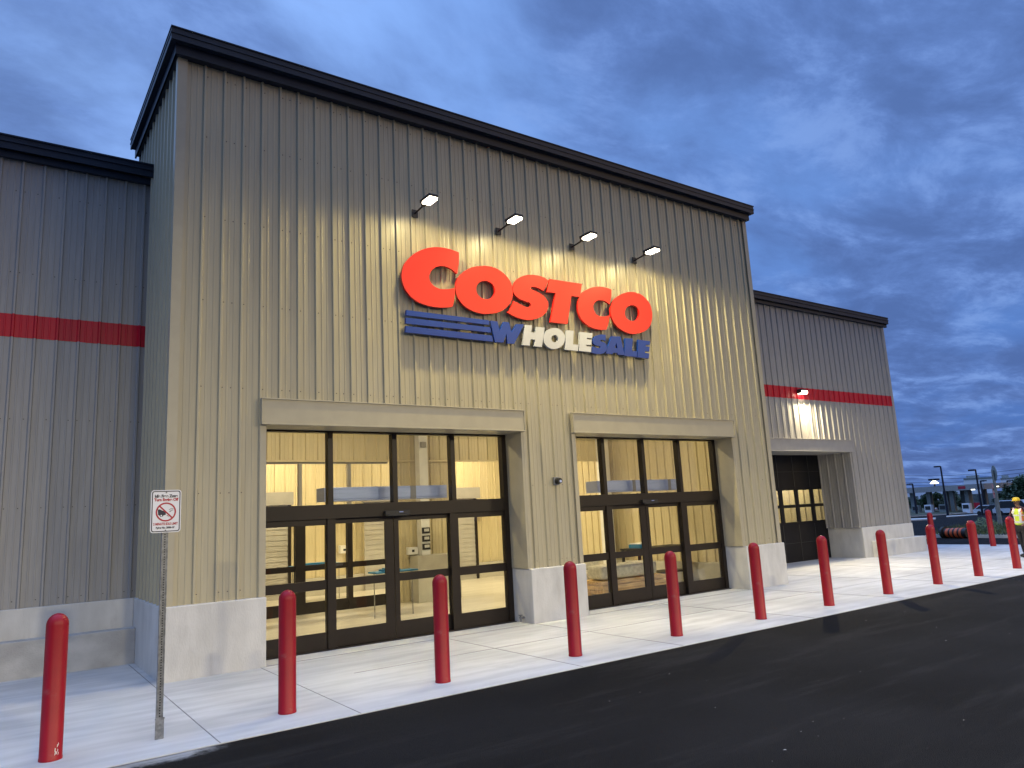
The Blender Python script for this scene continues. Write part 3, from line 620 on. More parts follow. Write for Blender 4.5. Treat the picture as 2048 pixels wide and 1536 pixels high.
# car tail, wheel and exhaust
car = [(-.078,.028),(-.060,.030),(-.040,.018),(-.012,.008),(0,-.006),(-.002,-.030),(-.022,-.034),(-.026,-.044),(-.050,-.050),(-.060,-.036),(-.074,-.026)]
mb.prism([(xc+a, cz+b) for a, b in car], PY-.0012, PY-.0002, INKN); mb.prism([(xc-.043+.008*math.cos(i), cz-.036+.008*math.sin(i)) for i in [j*PI/6 for j in range(12)]], PY-.0016, PY-.0011, WHITEP)
for a, b, c1, d1 in ((.030,.020,.045,.030),(.045,.030,.072,.030),(.040,.010,.070,.018),(.030,.0,.05,.002),(.008,-.036,.030,-.046)):
    mb.prism([(xc+a, cz+b-.002), (xc+c1, cz+d1-.002), (xc+c1, cz+d1+.003), (xc+a, cz+b+.003)], PY-.0012, PY-.0002, INKN)
s45 = .7071; mb.prism([(xc+(-.088-.0)*s45-.005, cz+.088*s45-.005), (xc+.088*s45-.005, cz-.088*s45-.005), (xc+.088*s45+.005, cz-.088*s45+.005), (xc-.088*s45+.005, cz+.088*s45+.005)], PY-.0024, PY-.0002, INKR)
for z in (2.422, 2.032): mb.tube((xc, PY-.006, z), (xc, PY, z), .008, ALU, 6)
mb.build('print', pan)

# ================================================================== things inside
def simple(name, mb, label, cat, group=None, **k): return tag(mb.build(name, None, **k), label, cat, group)
tb = thing('folding_table', (7.5, 15.2, 0), 'low stand with bright blue plastic sheets seen through the first sliding doors', 'table')
mb = MB(); mb.box((6.75, 14.75, .93), (7.75, 15.15, .96), BLUE); mb.box((6.95, 14.8, .965), (7.35, 15.05, 1.0), BLUE); mb.box((7.0, 14.82, 1.005), (7.2, 15.0, 1.03), BLUE); mb.build('table_top', tb)
for x in (6.8, 7.7):
    mb = MB(); mb.tube((x, 14.95, .006), (x, 14.95, .93), .012, GREYTRIM, 8); mb.build('leg', tb)
tb = thing('folding_table', (7.6, 20, 0), 'stand with teal blue plastic sheets behind the inner doors', 'table')
mb = MB(); mb.box((6.7, 19.8, .93), (8.1, 20.2, .96), BLUE); mb.box((7.0, 19.85, .965), (7.6, 20.1, 1.01), BLUE); mb.build('table_top', tb)
for x in (6.75, 8.05):
    mb = MB(); mb.tube((x, 20, .006), (x, 20, .93), .012, GREYTRIM, 8); mb.build('leg', tb)
for i, z in enumerate((1.66, 1.46, 1.26)):
    mb = MB(); mb.box((8.99, 16.835, z), (9.21, 16.858, z+.15), BLACK)
    for q in range(5): mb.box((9.05+q*.028, 16.832, z+.05), (9.068+q*.028, 16.836, z+.12), WHT)
    simple('notice_plate', mb, 'small black notice plate on the inside column, ' + ('uppermost', 'middle', 'lowest')[i] + ' of three', 'notice', 'notice plates on the column')
mb = MB(); mb.box((8.66, 16.98, 1.16), (8.93, 17.10, 1.34), WHT); mb.box((8.76, 16.972, 1.22), (8.83, 16.98, 1.28), BLACK); simple('junction_box', mb, 'white electrical box on the wall beside the inside column', 'box', bevel=.008)
mb = MB(); mb.box((8.6, 21.22, 1.15), (8.85, 21.4, 1.38), WHT); mb.box((8.68, 21.21, 1.22), (8.76, 21.22, 1.28), BLACK); simple('junction_box', mb, 'white electrical box on the far wall seen through the inner doors', 'box', bevel=.008)
k = 0
for row, (y0, dz_) in enumerate(((13.0, 0), (13.05, .1), (13.0, .2), (13.08, .3), (13.02, .4))):
    if row == 4: break
    mb = MB(); x0 = 11.5+.04*(row % 2)
    for q in range(5): mb.box((x0, y0+q*.145, dz_+.012), (x0+2.1, y0+q*.145+.135, dz_+.10), WOOD)
    simple('lumber_layer', mb, 'pale layer of boards in the stack inside the second entrance, ' + ('bottom', 'second', 'third', 'top')[row] + ' layer', 'boards', 'stacked boards', bevel=.006)
mb = MB(); mb.box((11.6, 13.1, .42), (13.4, 13.65, .74), WRAP); simple('wrapped_bundle', mb, 'white plastic wrapped bundle lying on top of the stacked boards', 'bundle', bevel=.08)
tb = thing('work_table', (14.6, 14.2, 0), 'dark framed work table inside the second entrance', 'table')
mb = MB(); mb.box((13.6, 13.9, .94), (15.5, 14.6, .99), BLACK); mb.build('table_top', tb, bevel=.006)
for x, y in ((13.65, 13.95), (15.45, 13.95), (13.65, 14.55), (15.45, 14.55)):
    mb = MB(); mb.box((x-.03, y-.03, .006), (x+.03, y+.03, .94), BLACK); mb.build('leg', tb)
mb = MB(); mb.box((13.6, 13.93, .30), (15.5, 14.57, .34), BLACK); mb.build('shelf', tb)
mb = MB(); mb.box((13.72, 13.95, .992), (14.12, 14.4, 1.09), BLUE); mb.box((13.74, 13.97, 1.092), (14.10, 14.38, 1.12), WHT); simple('blue_crate', mb, 'bright blue crate on the dark table inside the second entrance', 'crate', bevel=.01)
mb = MB(); mb.box((12.3, 14.5, .006), (12.9, 15.1, .55), WRAP); mb.box((12.36, 14.56, .55), (12.84, 15.04, .80), WRAP); simple('wrapped_bundle', mb, 'pale wrapped carton standing behind the stacked boards', 'bundle', bevel=.05)

# ================================================================== foreground litter and background
mb = MB()
for q in range(70):
    x = random.uniform(1.5, 22); y = random.uniform(2.0, 7.7); s_ = random.uniform(.004, .012)
    if y > x*1.9+.5: continue
    mb.poly([(x+random.uniform(-1, 1)*s_*2, y+random.uniform(-1, 1)*s_, -.006+random.uniform(0, .006)) for _ in range(4)], CHIP if random.random() < .05 else CONC2)
tag(mb.build('stone_chips'), 'tiny pale chips and grit scattered on the asphalt', 'gravel', kind='stuff')

# far kerbs and islands
def slab(name, pts, h, m, top=None, kerb=None):
    mb = MB(); n = len(pts); lo = [(p.x, p.y, gz(p.x, p.y)-.1) for p in pts]; hi = [(p.x, p.y, gz(p.x, p.y)+h) for p in pts]
    for i in range(n): j = (i+1) % n; mb.poly([lo[i], lo[j], hi[j], hi[i]], m)
    mb.poly(hi, m)
    if top:
        c_ = sum((Vector(p) for p in hi), Vector())/n; inn = [Vector(p)+(c_-Vector(p)).normalized()*kerb for p in hi]
        mb.poly([(p.x, p.y, p.z+.03) for p in inn], top)
    return struct(mb.build(name, recalc=True))
NI = [Vector(p+(0,)) for p in ((35.5, 17.3), (34.6, 12.6), (33.9, 9.0), (43, 11.5), (46, 15.5), (45.5, 20.5))]
slab('planted_island', NI, .13, CONC, SOIL, .35)
FI = [onG(1815, 1034), onG(1900, 1029), onG(1960, 1024), onG(2052, 1017), onG(2110, 1012), onG(2110, 999), onG(1960, 1010), onG(1800, 1019)]
slab('verge', FI, .15, CONC, SOIL, 1.4)
slab('kerb_island', [onG(1800, 1043), onG(1870, 1039.5), onG(1872, 1037.5), onG(1800, 1040)], .14, CONC)
slab('kerb_island', [onG(1893, 1034.5), onG(1955, 1030.5), onG(1955, 1029.5), onG(1893, 1033.0)], .10, CONC)
def leaves(mb, c, rad, n, size, m, flat=1.0):
    for _ in range(n):
        while True:
            p = Vector((random.uniform(-1, 1), random.uniform(-1, 1), random.uniform(-1, 1)))
            if .15 < p.length < 1: break
        q = Vector(c)+Vector((p.x*rad[0], p.y*rad[1], p.z*rad[2])); a = Vector((random.gauss(0, 1), random.gauss(0, 1), random.gauss(0, .6))).normalized(); b = a.orthogonal().normalized(); s_ = size*random.uniform(.6, 1.4)
        mb.poly([q-a*s_, q+b*s_*.45, q+a*s_, q-b*s_*.45], m)
# grass and ground cover on the near island
gr = MB()
for _ in range(9000):
    x = random.uniform(34.2, 45); y = random.uniform(10, 20)
    # inside test of the island polygon
    ins = False; j = len(NI)-1
    for i in range(len(NI)):
        a, b = NI[i], NI[j]
        if (a.y > y) != (b.y > y) and x < (b.x-a.x)*(y-a.y)/(b.y-a.y)+a.x: ins = not ins
        j = i
    if not ins: continue
    h_ = random.uniform(.08, .42) if random.random() < .35 else random.uniform(.04, .14); a = random.uniform(0, PI); dxx, dyy = .03*math.cos(a), .03*math.sin(a); lx, ly = random.gauss(0, .06), random.gauss(0, .06)
    z = gz(x, y)+.12; gr.poly([(x-dxx, y-dyy, z), (x+dxx, y+dyy, z), (x+lx, y+ly, z+h_)], GRASS if random.random() < .7 else LEAF2)
tag(gr.build('grass'), 'ragged green grass and weeds on the kerbed island', 'grass', kind='stuff')
shl = ('round bush nearest the striped barrel on the island', 'bush left of the sign post on the island', 'bush right of the sign post on the island')
for i, (x, y, rr) in enumerate(((36.6, 15.4, .5), (37.8, 14.6, .42), (38.0, 13.2, .5))):
    mb = MB(); leaves(mb, (x, y, gz(x, y)+.12+rr*.7), (rr, rr, rr*.75), 350, .06, LEAF2); o = thing('shrub', (x, y, gz(x, y)), 'low leafy ' + shl[i], 'shrub', 'bushes on the island')
    mb.build('crown', o); mb = MB(); mb.tube((x, y, gz(x, y)+.1), (x, y, gz(x, y)+.12+rr*.7), .02, BARK, 6); mb.build('stem', o)
# striped barrel lying on its side
p = (35.0, 16.05, .24); BA = thing('traffic_barrel', (35.0, 16.0, 0), 'orange and black striped traffic barrel lying on its side by the island', 'barrel')
ax = Vector((-.32, -.95, 0)).normalized()*-1; q0 = Vector((34.75, 15.35, .22)); 
mb = MB(); segs = [(0, .17, .22, BLACK), (.17, .26, .23, ORNG), (.26, .34, .22, BLACK), (.34, .45, .225, ORNG), (.45, .53, .22, BLACK), (.53, .64, .215, ORNG), (.64, .72, .21, BLACK), (.72, .84, .205, ORNG), (.84, .95, .20, BLACK)]
for a, b, rr, m in segs: mb.tube(q0+ax*a*1.25, q0+ax*b*1.25, rr, m, 20)
mb.build('barrel_body', BA); mb = MB(); mb.tube(q0+ax*1.19, q0+ax*1.30, .27, BLACK, 20); mb.build('rubber_base', BA)
mb = MB(); mb.box((34.8, 16.9, -.02), (35.1, 17.25, .14), CONC); simple('concrete_block', mb, 'pale concrete block lying beside the striped barrel', 'block', bevel=.03)
# road signs by the island
g1 = onG(2005, 1063); SS = thing('road_sign', (g1.x, g1.y, gz(g1.x, g1.y)), 'grey octagonal road sign seen nearly edge on, on a tall grey post beside the worker', 'road sign')
z0 = gz(g1.x, g1.y); mb = MB(); mb.box((g1.x-.05, g1.y-.05, z0), (g1.x+.05, g1.y+.05, 3.0), GALVD); mb.build('post', SS)
mb = MB(); uu = Vector((.78, .62, 0)).normalized(); nn = Vector((-uu.y, uu.x, 0)); cc = Vector((g1.x, g1.y, 2.85))
o8 = [cc+uu*.42*math.cos(PI/8+i*PI/4)+Vector((0, 0, .42*math.sin(PI/8+i*PI/4))) for i in range(8)]
mb.poly([p_-nn*.07 for p_ in o8], GALVD); mb.poly([p_-nn*.055 for p_ in reversed(o8)], GALVD)
for i in range(8): j = (i+1) % 8; mb.poly([o8[i]-nn*.07, o8[i]-nn*.055, o8[j]-nn*.055, o8[j]-nn*.07], GALVD)
mb.build('sign_plate', SS, recalc=True)
g2 = onG(1998, 1050); SS = thing('road_sign', (g2.x, g2.y, gz(g2.x, g2.y)), 'pinkish notice plate on a thin post, left of the octagonal sign', 'road sign')
z0 = gz(g2.x, g2.y); top = at_dist(1984, 968, math.hypot(g2.x, g2.y)).z; mb = MB(); mb.box((g2.x-.04, g2.y-.04, z0), (g2.x+.04, g2.y+.04, top), GALVD); mb.build('post', SS)
PK = mat('faded_sign_face', (.45, .30, .33), .6); mb = MB(); mb.box((g2.x-.30, g2.y-.08, top-.95), (g2.x+.30, g2.y-.05, top), PK); mb.box((g2.x-.22, g2.y-.085, top-.45), (g2.x+.22, g2.y-.08, top-.3), BLACK); mb.box((g2.x-.26, g2.y-.085, top-.72), (g2.x+.2, g2.y-.08, top-.62), INKR); mb.build('sign_plate', SS)

# fuel station canopy
def axis_pts(pxa, pxb, D1, D2): return at_dist(pxa, 985, D1), at_dist(pxb, 977, D2)
D_ = 195; pa = at_dist(1795, 980, D_+6); pb_ = at_dist(1968, 972, D_-4)
zt = at_dist(1890, 971.5, D_).z; zb = at_dist(1890, 982.5, D_).z
ua = Vector((pb_.x-pa.x, pb_.y-pa.y, 0)); Lc = ua.length; ua.normalize(); na = Vector((-ua.y, ua.x, 0))*(1 if Vector((-ua.y, ua.x, 0)).dot(Vector((pa.x, pa.y, 0))) > 0 else -1)
def obox(mb, o, u, n, a, b, c, d, z0, z1, m):
    P = [o+u*a+n*c, o+u*b+n*c, o+u*b+n*d, o+u*a+n*d]; lo = [(p.x, p.y, z0) for p in P]; hi = [(p.x, p.y, z1) for p in P]
    mb.poly(lo[::-1], m); mb.poly(hi, m)
    for i in range(4): j = (i+1) % 4; mb.poly([lo[i], lo[j], hi[j], hi[i]], m)
CAN = thing('fuel_canopy', (pa.x, pa.y, gz(pa.x, pa.y)), 'long flat grey fuel station canopy on columns in the distance', 'canopy')
CANM = mat('canopy_fascia', (.30, .29, .28), .7); mb = MB(); obox(mb, Vector((pa.x, pa.y, 0)), ua, na, 0, Lc, 0, 12, zb, zt, CANM); obox(mb, Vector((pa.x, pa.y, 0)), ua, na, Lc*.72, Lc*.80, -.05, 0, zb+.3, zt-.3, INKR); mb.build('roof', CAN, recalc=True)
gg = gz(pa.x, pa.y)
for fx in (.10, .30, .50, .57, .74):
    for dd in (2.5, 9.5):
        mb = MB(); obox(mb, Vector((pa.x, pa.y, 0)), ua, na, Lc*fx-.45, Lc*fx+.45, dd-.4, dd+.4, gg, zb, GALVD); mb.build('column', CAN, recalc=True)
pl = ('leftmost', 'second', 'third', 'fourth')
for i, fx in enumerate((.22, .37, .54, .80)):
    mb = MB(); o_ = Vector((pa.x, pa.y, 0)); obox(mb, o_, ua, na, Lc*fx-.8, Lc*fx+.8, -1, 0, gg, gg+2.3, (GALVD, FARW)[i % 2]); obox(mb, o_, ua, na, Lc*fx-.6, Lc*fx+.6, -1.1, -1, gg+1.2, gg+2.0, BLACK)
    simple('fuel_pump', mb, pl[i] + ' grey fuel pump from the left under the far canopy', 'fuel pump', 'fuel pumps under the canopy', recalc=True)
# red and white barriers, red containers
bn = ('leftmost', 'second', 'third', 'fourth', 'rightmost')
for i in range(5):
    q = onG(1873+i*4, 1021.5); mb = MB(); z0 = gz(q.x, q.y); mb.lathe((q.x, q.y, z0), [(.45, 0), (.4, .5)], INKR, 10); mb.lathe((q.x, q.y, z0), [(.4, .5), (.36, .9)], WHT, 10); mb.lathe((q.x, q.y, z0), [(.36, .9), (.3, 1.4), (.01, 1.42)], INKR, 10)
    simple('barrier_post', mb, bn[i] + ' of the red and white striped barrier drums under the far canopy', 'barrier', 'red and white drums by the canopy')
cn = ('left', 'middle', 'right')
for i in range(3):
    q = onG(1943+i*7, 1018); z0 = gz(q.x, q.y); mb = MB(); o_ = Vector((q.x, q.y, 0)); obox(mb, o_, ua, na, -.55, .55, 0, .6, z0, z0+1.7, INKR); obox(mb, o_, ua, na, -.45, .45, -.05, 0, z0+.3, z0+1.5, REDST)
    simple('red_barricade', mb, cn[i] + ' of the three dark red barricades right of the canopy', 'barricade', 'red barricades by the far kerb', recalc=True)
# far pale buildings
for (xa, xb, yt, dist, lab) in ((1931, 1990, 955, 290, 'pale long warehouse far behind the canopy end'), (2005, 2036, 955, 300, 'pale box-shaped warehouse behind the right trees'), (1812, 1932, 979, 420, 'low pale warehouse seen under the canopy roof')):
    a = at_dist(xa, 985, dist); b = at_dist(xb, 977, dist); zt_ = at_dist((xa+xb)/2, yt, dist).z; u_ = Vector((b.x-a.x, b.y-a.y, 0)); l_ = u_.length; u_.normalize(); n_ = Vector((-u_.y, u_.x, 0)); n_ = n_ if n_.dot(Vector((a.x, a.y, 0))) > 0 else -n_
    fb = thing('far_warehouse', (a.x, a.y, -2.9), lab, 'building'); mb = MB(); o_ = Vector((a.x, a.y, 0)); obox(mb, o_, u_, n_, 0, l_, 0, 40, -3, zt_, FARW); mb.build('wall', fb, recalc=True)
    mb = MB(); obox(mb, o_, u_, n_, l_*.1, l_*.55, 3, 12, zt_, zt_+.9, GALVD); obox(mb, o_, u_, n_, 0, l_, -.15, 0, zt_-.5, zt_, GALVD); mb.build('roof_plant', fb, recalc=True)
    mb = MB()
    for q in range(6): obox(mb, o_, u_, n_, l_*(.08+q*.15), l_*(.08+q*.15)+3, -.1, 0, -2.9, 1.0, GALVD)
    mb.build('dock_door', fb, recalc=True)
# lamp poles
def pole(pxt, pyt, dist, lab, head=-1, lit=False):
    t_ = at_dist(pxt, pyt, dist); z0 = gz(t_.x, t_.y); o = thing('lamp_pole', (t_.x, t_.y, z0), lab, 'lamp pole', 'lamp poles of the far lots'); mb = MB()
    w_ = dist*.0011; mb.tube((t_.x, t_.y, z0), (t_.x, t_.y, t_.z), w_*1.3, NAVY, 8, w_*.8); mb.build('pole', o)
    mb = MB(); e = Vector((t_.x, t_.y, t_.z))+Vector((RT.x, RT.y, 0)).normalized()*head*dist*.004; mb.tube((t_.x, t_.y, t_.z), tuple(e), w_*.8, NAVY, 6); mb.box((e.x-.4, e.y-.4, e.z-.12), (e.x+.4, e.y+.4, e.z+.12), NAVY); mb.build('lamp_head', o)
    if lit: mb = MB(); mb.box((e.x-.22, e.y-.22, e.z-.3), (e.x+.22, e.y+.22, e.z-.125), LEDC); mb.build('lens', o)
# unseen lamp poles added behind the photographer to light the front
lot0 = None
for x, y, lab in ((-7, -11.5, 'leftmost'), (3.5, -12.0, 'second from the left'), (14, -11.0, 'third from the left'), (25, -10.0, 'rightmost')):
    lab = 'added unseen square-headed lamp pole behind the photographer, ' + lab
    if lot0: copy_tree(lot0, (x, y, 0), lab); continue
    o = lot0 = thing('added_lot_lamp_pole', (x, y, 0), lab, 'lamp pole', 'added lamp poles behind the photographer'); mb = MB(); mb.lathe((x, y, -.05), [(.3, 0), (.3, .75), (.01, .76)], CONC, 20); mb.build('footing', o)
    mb = MB(); mb.tube((x, y, .7), (x, y, 8.1), .08, NAVY, 12, .06); mb.build('pole', o)
    mb = MB(); mb.tube((x, y, 8.0), (x, y+.7, 8.05), .04, NAVY, 8); mb.box((x-.5, y+.5, 8.02), (x+.5, y+1.3, 8.12), NAVY); mb.build('lamp_head', o)
    area('lamp', (x, y+.9, 8.0), (0, 0, 0), .9, .7, 3500, (1, .86, .56), o)
pole(1881, 933, 150, 'tall thin dark lamp pole rising behind the canopy, left one')
pole(1951, 940, 130, 'tall dark lamp pole right of the canopy end')
pole(1825, 968, 180, 'short far lamp pole beside the wing corner')
pole(1961, 962, 190, 'thin lamp pole just right of the canopy end pole', 1)
pole(1987, 971, 170, 'lit lamp pole beside the pinkish road sign', 1, True)
pole(2027, 969, 220, 'lit lamp pole in front of the right trees', -1, True)
pole(2014, 962, 240, 'thin dark pole behind the octagonal sign', 1)
# bright floodlight above the canopy
t_ = at_dist(1868, 961, 230); fo = thing('flood_mast', (t_.x, t_.y, -2.9), 'brightly lit floodlight on a mast just above the canopy roof', 'floodlight')
mb = MB(); mb.tube((t_.x, t_.y, -2.9), (t_.x, t_.y, t_.z), .2, NAVY, 8); mb.build('mast', fo); mb = MB(); mb.box((t_.x-1.0, t_.y-1.0, t_.z), (t_.x+1.0, t_.y+1.0, t_.z+.5), NAVY); mb.build('lamp_head', fo)
mb = MB(); mb.lathe((t_.x, t_.y, t_.z-1.4), [(.05, .5), (1.1, .6), (.8, .9), (.4, 1.35)], LEDC, 16); mb.build('lens', fo)
t_ = at_dist(1946, 979, 185); fo = thing('canopy_lamp', (t_.x, t_.y, t_.z), 'small white lamp glowing under the right end of the canopy', 'lamp'); mb = MB(); mb.box((t_.x-.28, t_.y-.28, t_.z-.12), (t_.x+.28, t_.y+.28, t_.z+.08), LEDC); mb.build('lens', fo)
# overhead cables between masts
for i, (ya, yb) in enumerate(((951, 930), (957, 938), (964, 946), (970, 954))):
    a = at_dist(1800, ya, 340); b = at_dist(2100, yb, 300); mb = MB(); pr = None
    for q in range(17):
        f_ = q/16; p_ = a.lerp(b, f_); p_.z -= 2.2*4*f_*(1-f_)*.6
        if pr is not None: mb.tube(tuple(pr), tuple(p_), .07, NAVY, 5, cap=False)
        pr = p_
    simple('power_cable', mb, ('topmost', 'second from the top', 'third from the top', 'lowest')[i] + ' thin overhead cable in the sky right of the building', 'cable', 'overhead cables')
for px_, D2 in ((1700, 352), (2150, 294)):
    a = at_dist(px_, 940, D2); o = thing('cable_pole', (a.x, a.y, -2.9), 'tall pole carrying overhead cables, ' + ('hidden behind the right wing' if px_ < 1900 else 'beyond the right edge'), 'pole'); mb = MB(); mb.tube((a.x, a.y, -2.9), (a.x, a.y, a.z+6), .3, GALVD, 8); mb.build('shaft', o)
# trees
def tree_mesh(seed):
    random.seed(seed); cr = MB()
    for _ in range(16):
        a = random.uniform(0, 2*PI); rr = random.uniform(.1, .8)*2.2; leaves(cr, (rr*math.cos(a), rr*math.sin(a), random.uniform(2.0, 5.6)), (random.uniform(.7, 1.3), random.uniform(.7, 1.3), random.uniform(.5, 1.0)), 90, .26, LEAF)
    tk = MB(); tk.tube((0, 0, 0), (.05, .02, 3.2), .16, BARK, 8, .08)
    for _ in range(5): a = random.uniform(0, 2*PI); tk.tube((.03, .01, 1.8+random.random()), (1.3*math.cos(a), 1.3*math.sin(a), 3.6+random.random()), .06, BARK, 5, .02)
    return cr, tk
tm = []
for s_ in (3, 8, 12):
    cr, tk = tree_mesh(s_); tm.append((cr, tk))
random.seed(21); made = {}
def tree(px_, dist, sc_, kind, lab):
    a = at_dist(px_, 985, dist); z0 = gz(a.x, a.y)
    if kind not in made:
        o = thing('tree', (0, 0, 0), lab, 'tree', 'dark trees beyond the lot'); tm[kind][0].build('crown', o); tm[kind][1].build('trunk', o); made[kind] = o; o.location = (a.x, a.y, z0); o.scale = (sc_,)*3; o.rotation_euler.z = random.uniform(0, 6); return o
    o = copy_tree(made[kind], (a.x, a.y, z0), lab, random.uniform(0, 6)); o.scale = (sc_,)*3; return o
T = [(1822, 215, .78, 'bushy dark tree at the wing corner under the canopy'), (1838, 222, .62, 'low dark tree left of the first canopy column'), (1851, 215, .75, 'dark tree right beside the second canopy column, left side'), (1864, 218, .70, 'dark tree between the canopy columns, left'),
     (1876, 214, .85, 'tallest dark tree under the canopy'), (1888, 220, .72, 'dark tree just left of the middle canopy columns'), (1905, 216, .95, 'dark tree reaching up to the canopy roof behind the middle columns'), (1917, 225, .55, 'small low tree right of the middle columns'),
     (1997, 190, .62, 'dark tree behind the octagonal sign post'), (2009, 188, .74, 'dark tree right of the octagonal sign post'), (2021, 175, .80, 'dark tree above the yellow cap'), (2034, 165, .95, 'larger dark tree near the right edge of the picture'), (2048, 150, 1.05, 'largest dark tree at the right edge of the picture'), (2064, 150, 1.05, 'dark tree just beyond the right edge')]
for i, (a, b, c_, l) in enumerate(T): tree(a, b, c_, i % 3, l)
# parked vehicles at the far right
def car(px_, dist, paint, lab, L_=4.6, H_=1.5):
    a = at_dist(px_, 1000, dist); z0 = gz(a.x, a.y); o = thing('parked_car', (0, 0, 0), lab, 'car', 'cars parked beyond the lot'); l2 = L_/2
    mb = MB(); mb.prism([(-l2, .3), (l2, .3), (l2, .75), (l2-.7, .9), (l2*.45, H_), (-l2*.6, H_), (-l2+.2, .92), (-l2, .85)], -.85, .85, paint); mb.build('body', o, recalc=True, bevel=.05)
    mb = MB(); mb.prism([(l2-.85, .95), (l2*.43, H_-.1), (-l2*.56, H_-.1), (-l2+.35, .97)], -.87, .87, BLACK); mb.build('window', o, recalc=True)
    for x in (-l2*.62, l2*.62):
        for y in (-.86, .70): mb = MB(); mb.tube((x, y, .33), (x, y+.16, .33), .33, TYRE, 16); mb.build('wheel', o)
    o.location = (a.x, a.y, z0); o.rotation_euler.z = math.atan2(ua.y, ua.x)
car(1980, 135, CAR_W, 'white car parked behind the red bollard far right'); car(2004, 128, CAR_D, 'dark car parked behind the octagonal sign post'); car(2030, 122, CAR_W, 'white vehicle parked behind the worker', 5.4, 2.0)

# ================================================================== worker in a high-visibility vest
SKIN = mat('skin', (.16, .085, .055), .55, var=.06); CLOTH = mat('dark_cloth', (.012, .011, .014), .85, var=.2, scale=12)
SLV = mat('maroon_sleeve', (.045, .012, .014), .85, var=.2, scale=12)
VEST = mat('lime_vest', (.52, .66, .05), .7, var=.06, scale=8); VORG = mat('orange_vest_band', (.75, .20, .08), .7, var=.08, scale=8); VSIL = mat('reflective_tape', (.62, .62, .60), .35, var=.05)
CAPM = mat('yellow_cap', (.62, .42, .015), .6, var=.06)
def skin_mesh(verts, edges, radii, root=0, sub=2):
    me = bpy.data.meshes.new('s'); me.from_pydata(verts, edges, []); o = bpy.data.objects.new('s', me); COL.objects.link(o)
    m = o.modifiers.new('skin', 'SKIN'); m.use_smooth_shade = True
    for i, r in enumerate(radii): o.data.skin_vertices[0].data[i].radius = r if isinstance(r, tuple) else (r, r)
    o.data.skin_vertices[0].data[root].use_root = True
    s = o.modifiers.new('sub', 'SUBSURF'); s.levels = sub; s.render_levels = sub
    dg = bpy.context.evaluated_depsgraph_get(); out = bpy.data.meshes.new_from_object(o.evaluated_get(dg)); bpy.data.objects.remove(o)
    for p in out.polygons: p.use_smooth = True
    return out
def link_mesh(me, name, parent, mats, pick=None):
    me.materials.clear()
    for m in mats: me.materials.append(m)
    if pick:
        for p in me.polygons: p.material_index = pick(p.center)
    o = bpy.data.objects.new(name, me); COL.objects.link(o); o.parent = parent; return o
d_ = ray(2053, 1114); k_ = -CH/d_.z; PP = CAMP+d_*k_
face_dir = -Vector((RT.x, RT.y, 0)).normalized()*.93 - Vector((fw.x, fw.y, 0)).normalized()*.36
PE = thing('person', (PP.x, PP.y, 0), 'worker in yellow cap, lime and orange safety vest and black trousers standing behind the bollards', 'person', rz=math.atan2(face_dir.y, face_dir.x))
# local axes: x forward, y left, z up; 1.73 m tall
V = []; Eg = []; R_ = []
def chain(pts, rad, start=None):
    prev = start
    for p_, r_ in zip(pts, rad):
        V.append(p_); R_.append(r_)
        if prev is not None: Eg.append((prev, len(V)-1))
        prev = len(V)-1
    return prev
pel = chain([(0, 0, .93)], [(.13, .15)]); che = chain([(.0, 0, 1.08), (.01, 0, 1.24), (.0, 0, 1.38)], [(.105, .13), (.115, .15), (.10, .14)], pel)
nk = chain([(.005, 0, 1.47), (.02, 0, 1.52)], [.055, .052], che)
chain([(.03, 0, 1.575), (.035, 0, 1.64), (.03, 0, 1.70)], [(.078, .066), (.092, .076), (.07, .06)], nk)
for s_ in (1, -1):
    el = (.0+(.04 if s_ > 0 else .10), s_*.25, 1.12); wr = (.18 if s_ > 0 else .15, s_*.24, .98 if s_ > 0 else .96)
    sh = chain([(0, s_*.15, 1.40), (0, s_*.195, 1.36), ((el[0])/2, s_*.225, 1.24), el, ((el[0]+wr[0])/2, s_*.247, (el[2]+wr[2])/2), wr], [.06, .055, .048, .042, .038, .027], che)
    hp = (wr[0]+.055, wr[1], wr[2]-.02); pm = chain([hp], [(.030, .020)], sh)
    for f_ in range(4):
        a = (-.024+f_*.016); ln = (.075, .085, .08, .062)[f_]; chain([(hp[0]+.025, hp[1]+a, hp[2]-.005), (hp[0]+.03+ln*.5, hp[1]+a, hp[2]-.02), (hp[0]+.02+ln*.62, hp[1]+a, hp[2]-.05)], [.0095, .0085, .0075], pm)
    chain([(hp[0]-.01, hp[1]-s_*.03, hp[2]+.012), (hp[0]+.025, hp[1]-s_*.045, hp[2]+.01)], [.011, .009], pm)
    st_ = .12*s_
    chain([(0, s_*.09, .86), (st_*.5, s_*.10, .50), (st_*.8-.02, s_*.105, .28), (st_-.03, s_*.11, .09), (st_+.08, s_*.115, .045), (st_+.17, s_*.12, .035)], [(.09, .09), .062, .055, .045, .045, .03], pel)
bodym = skin_mesh(V, Eg, R_, 0, 2)
bo = link_mesh(bodym, 'body', PE, [CLOTH, SKIN, SLV], lambda c: 1 if (c.z > 1.465 or (abs(c.y) > .19 and c.x > .17)) else (2 if c.z > .95 else 0))
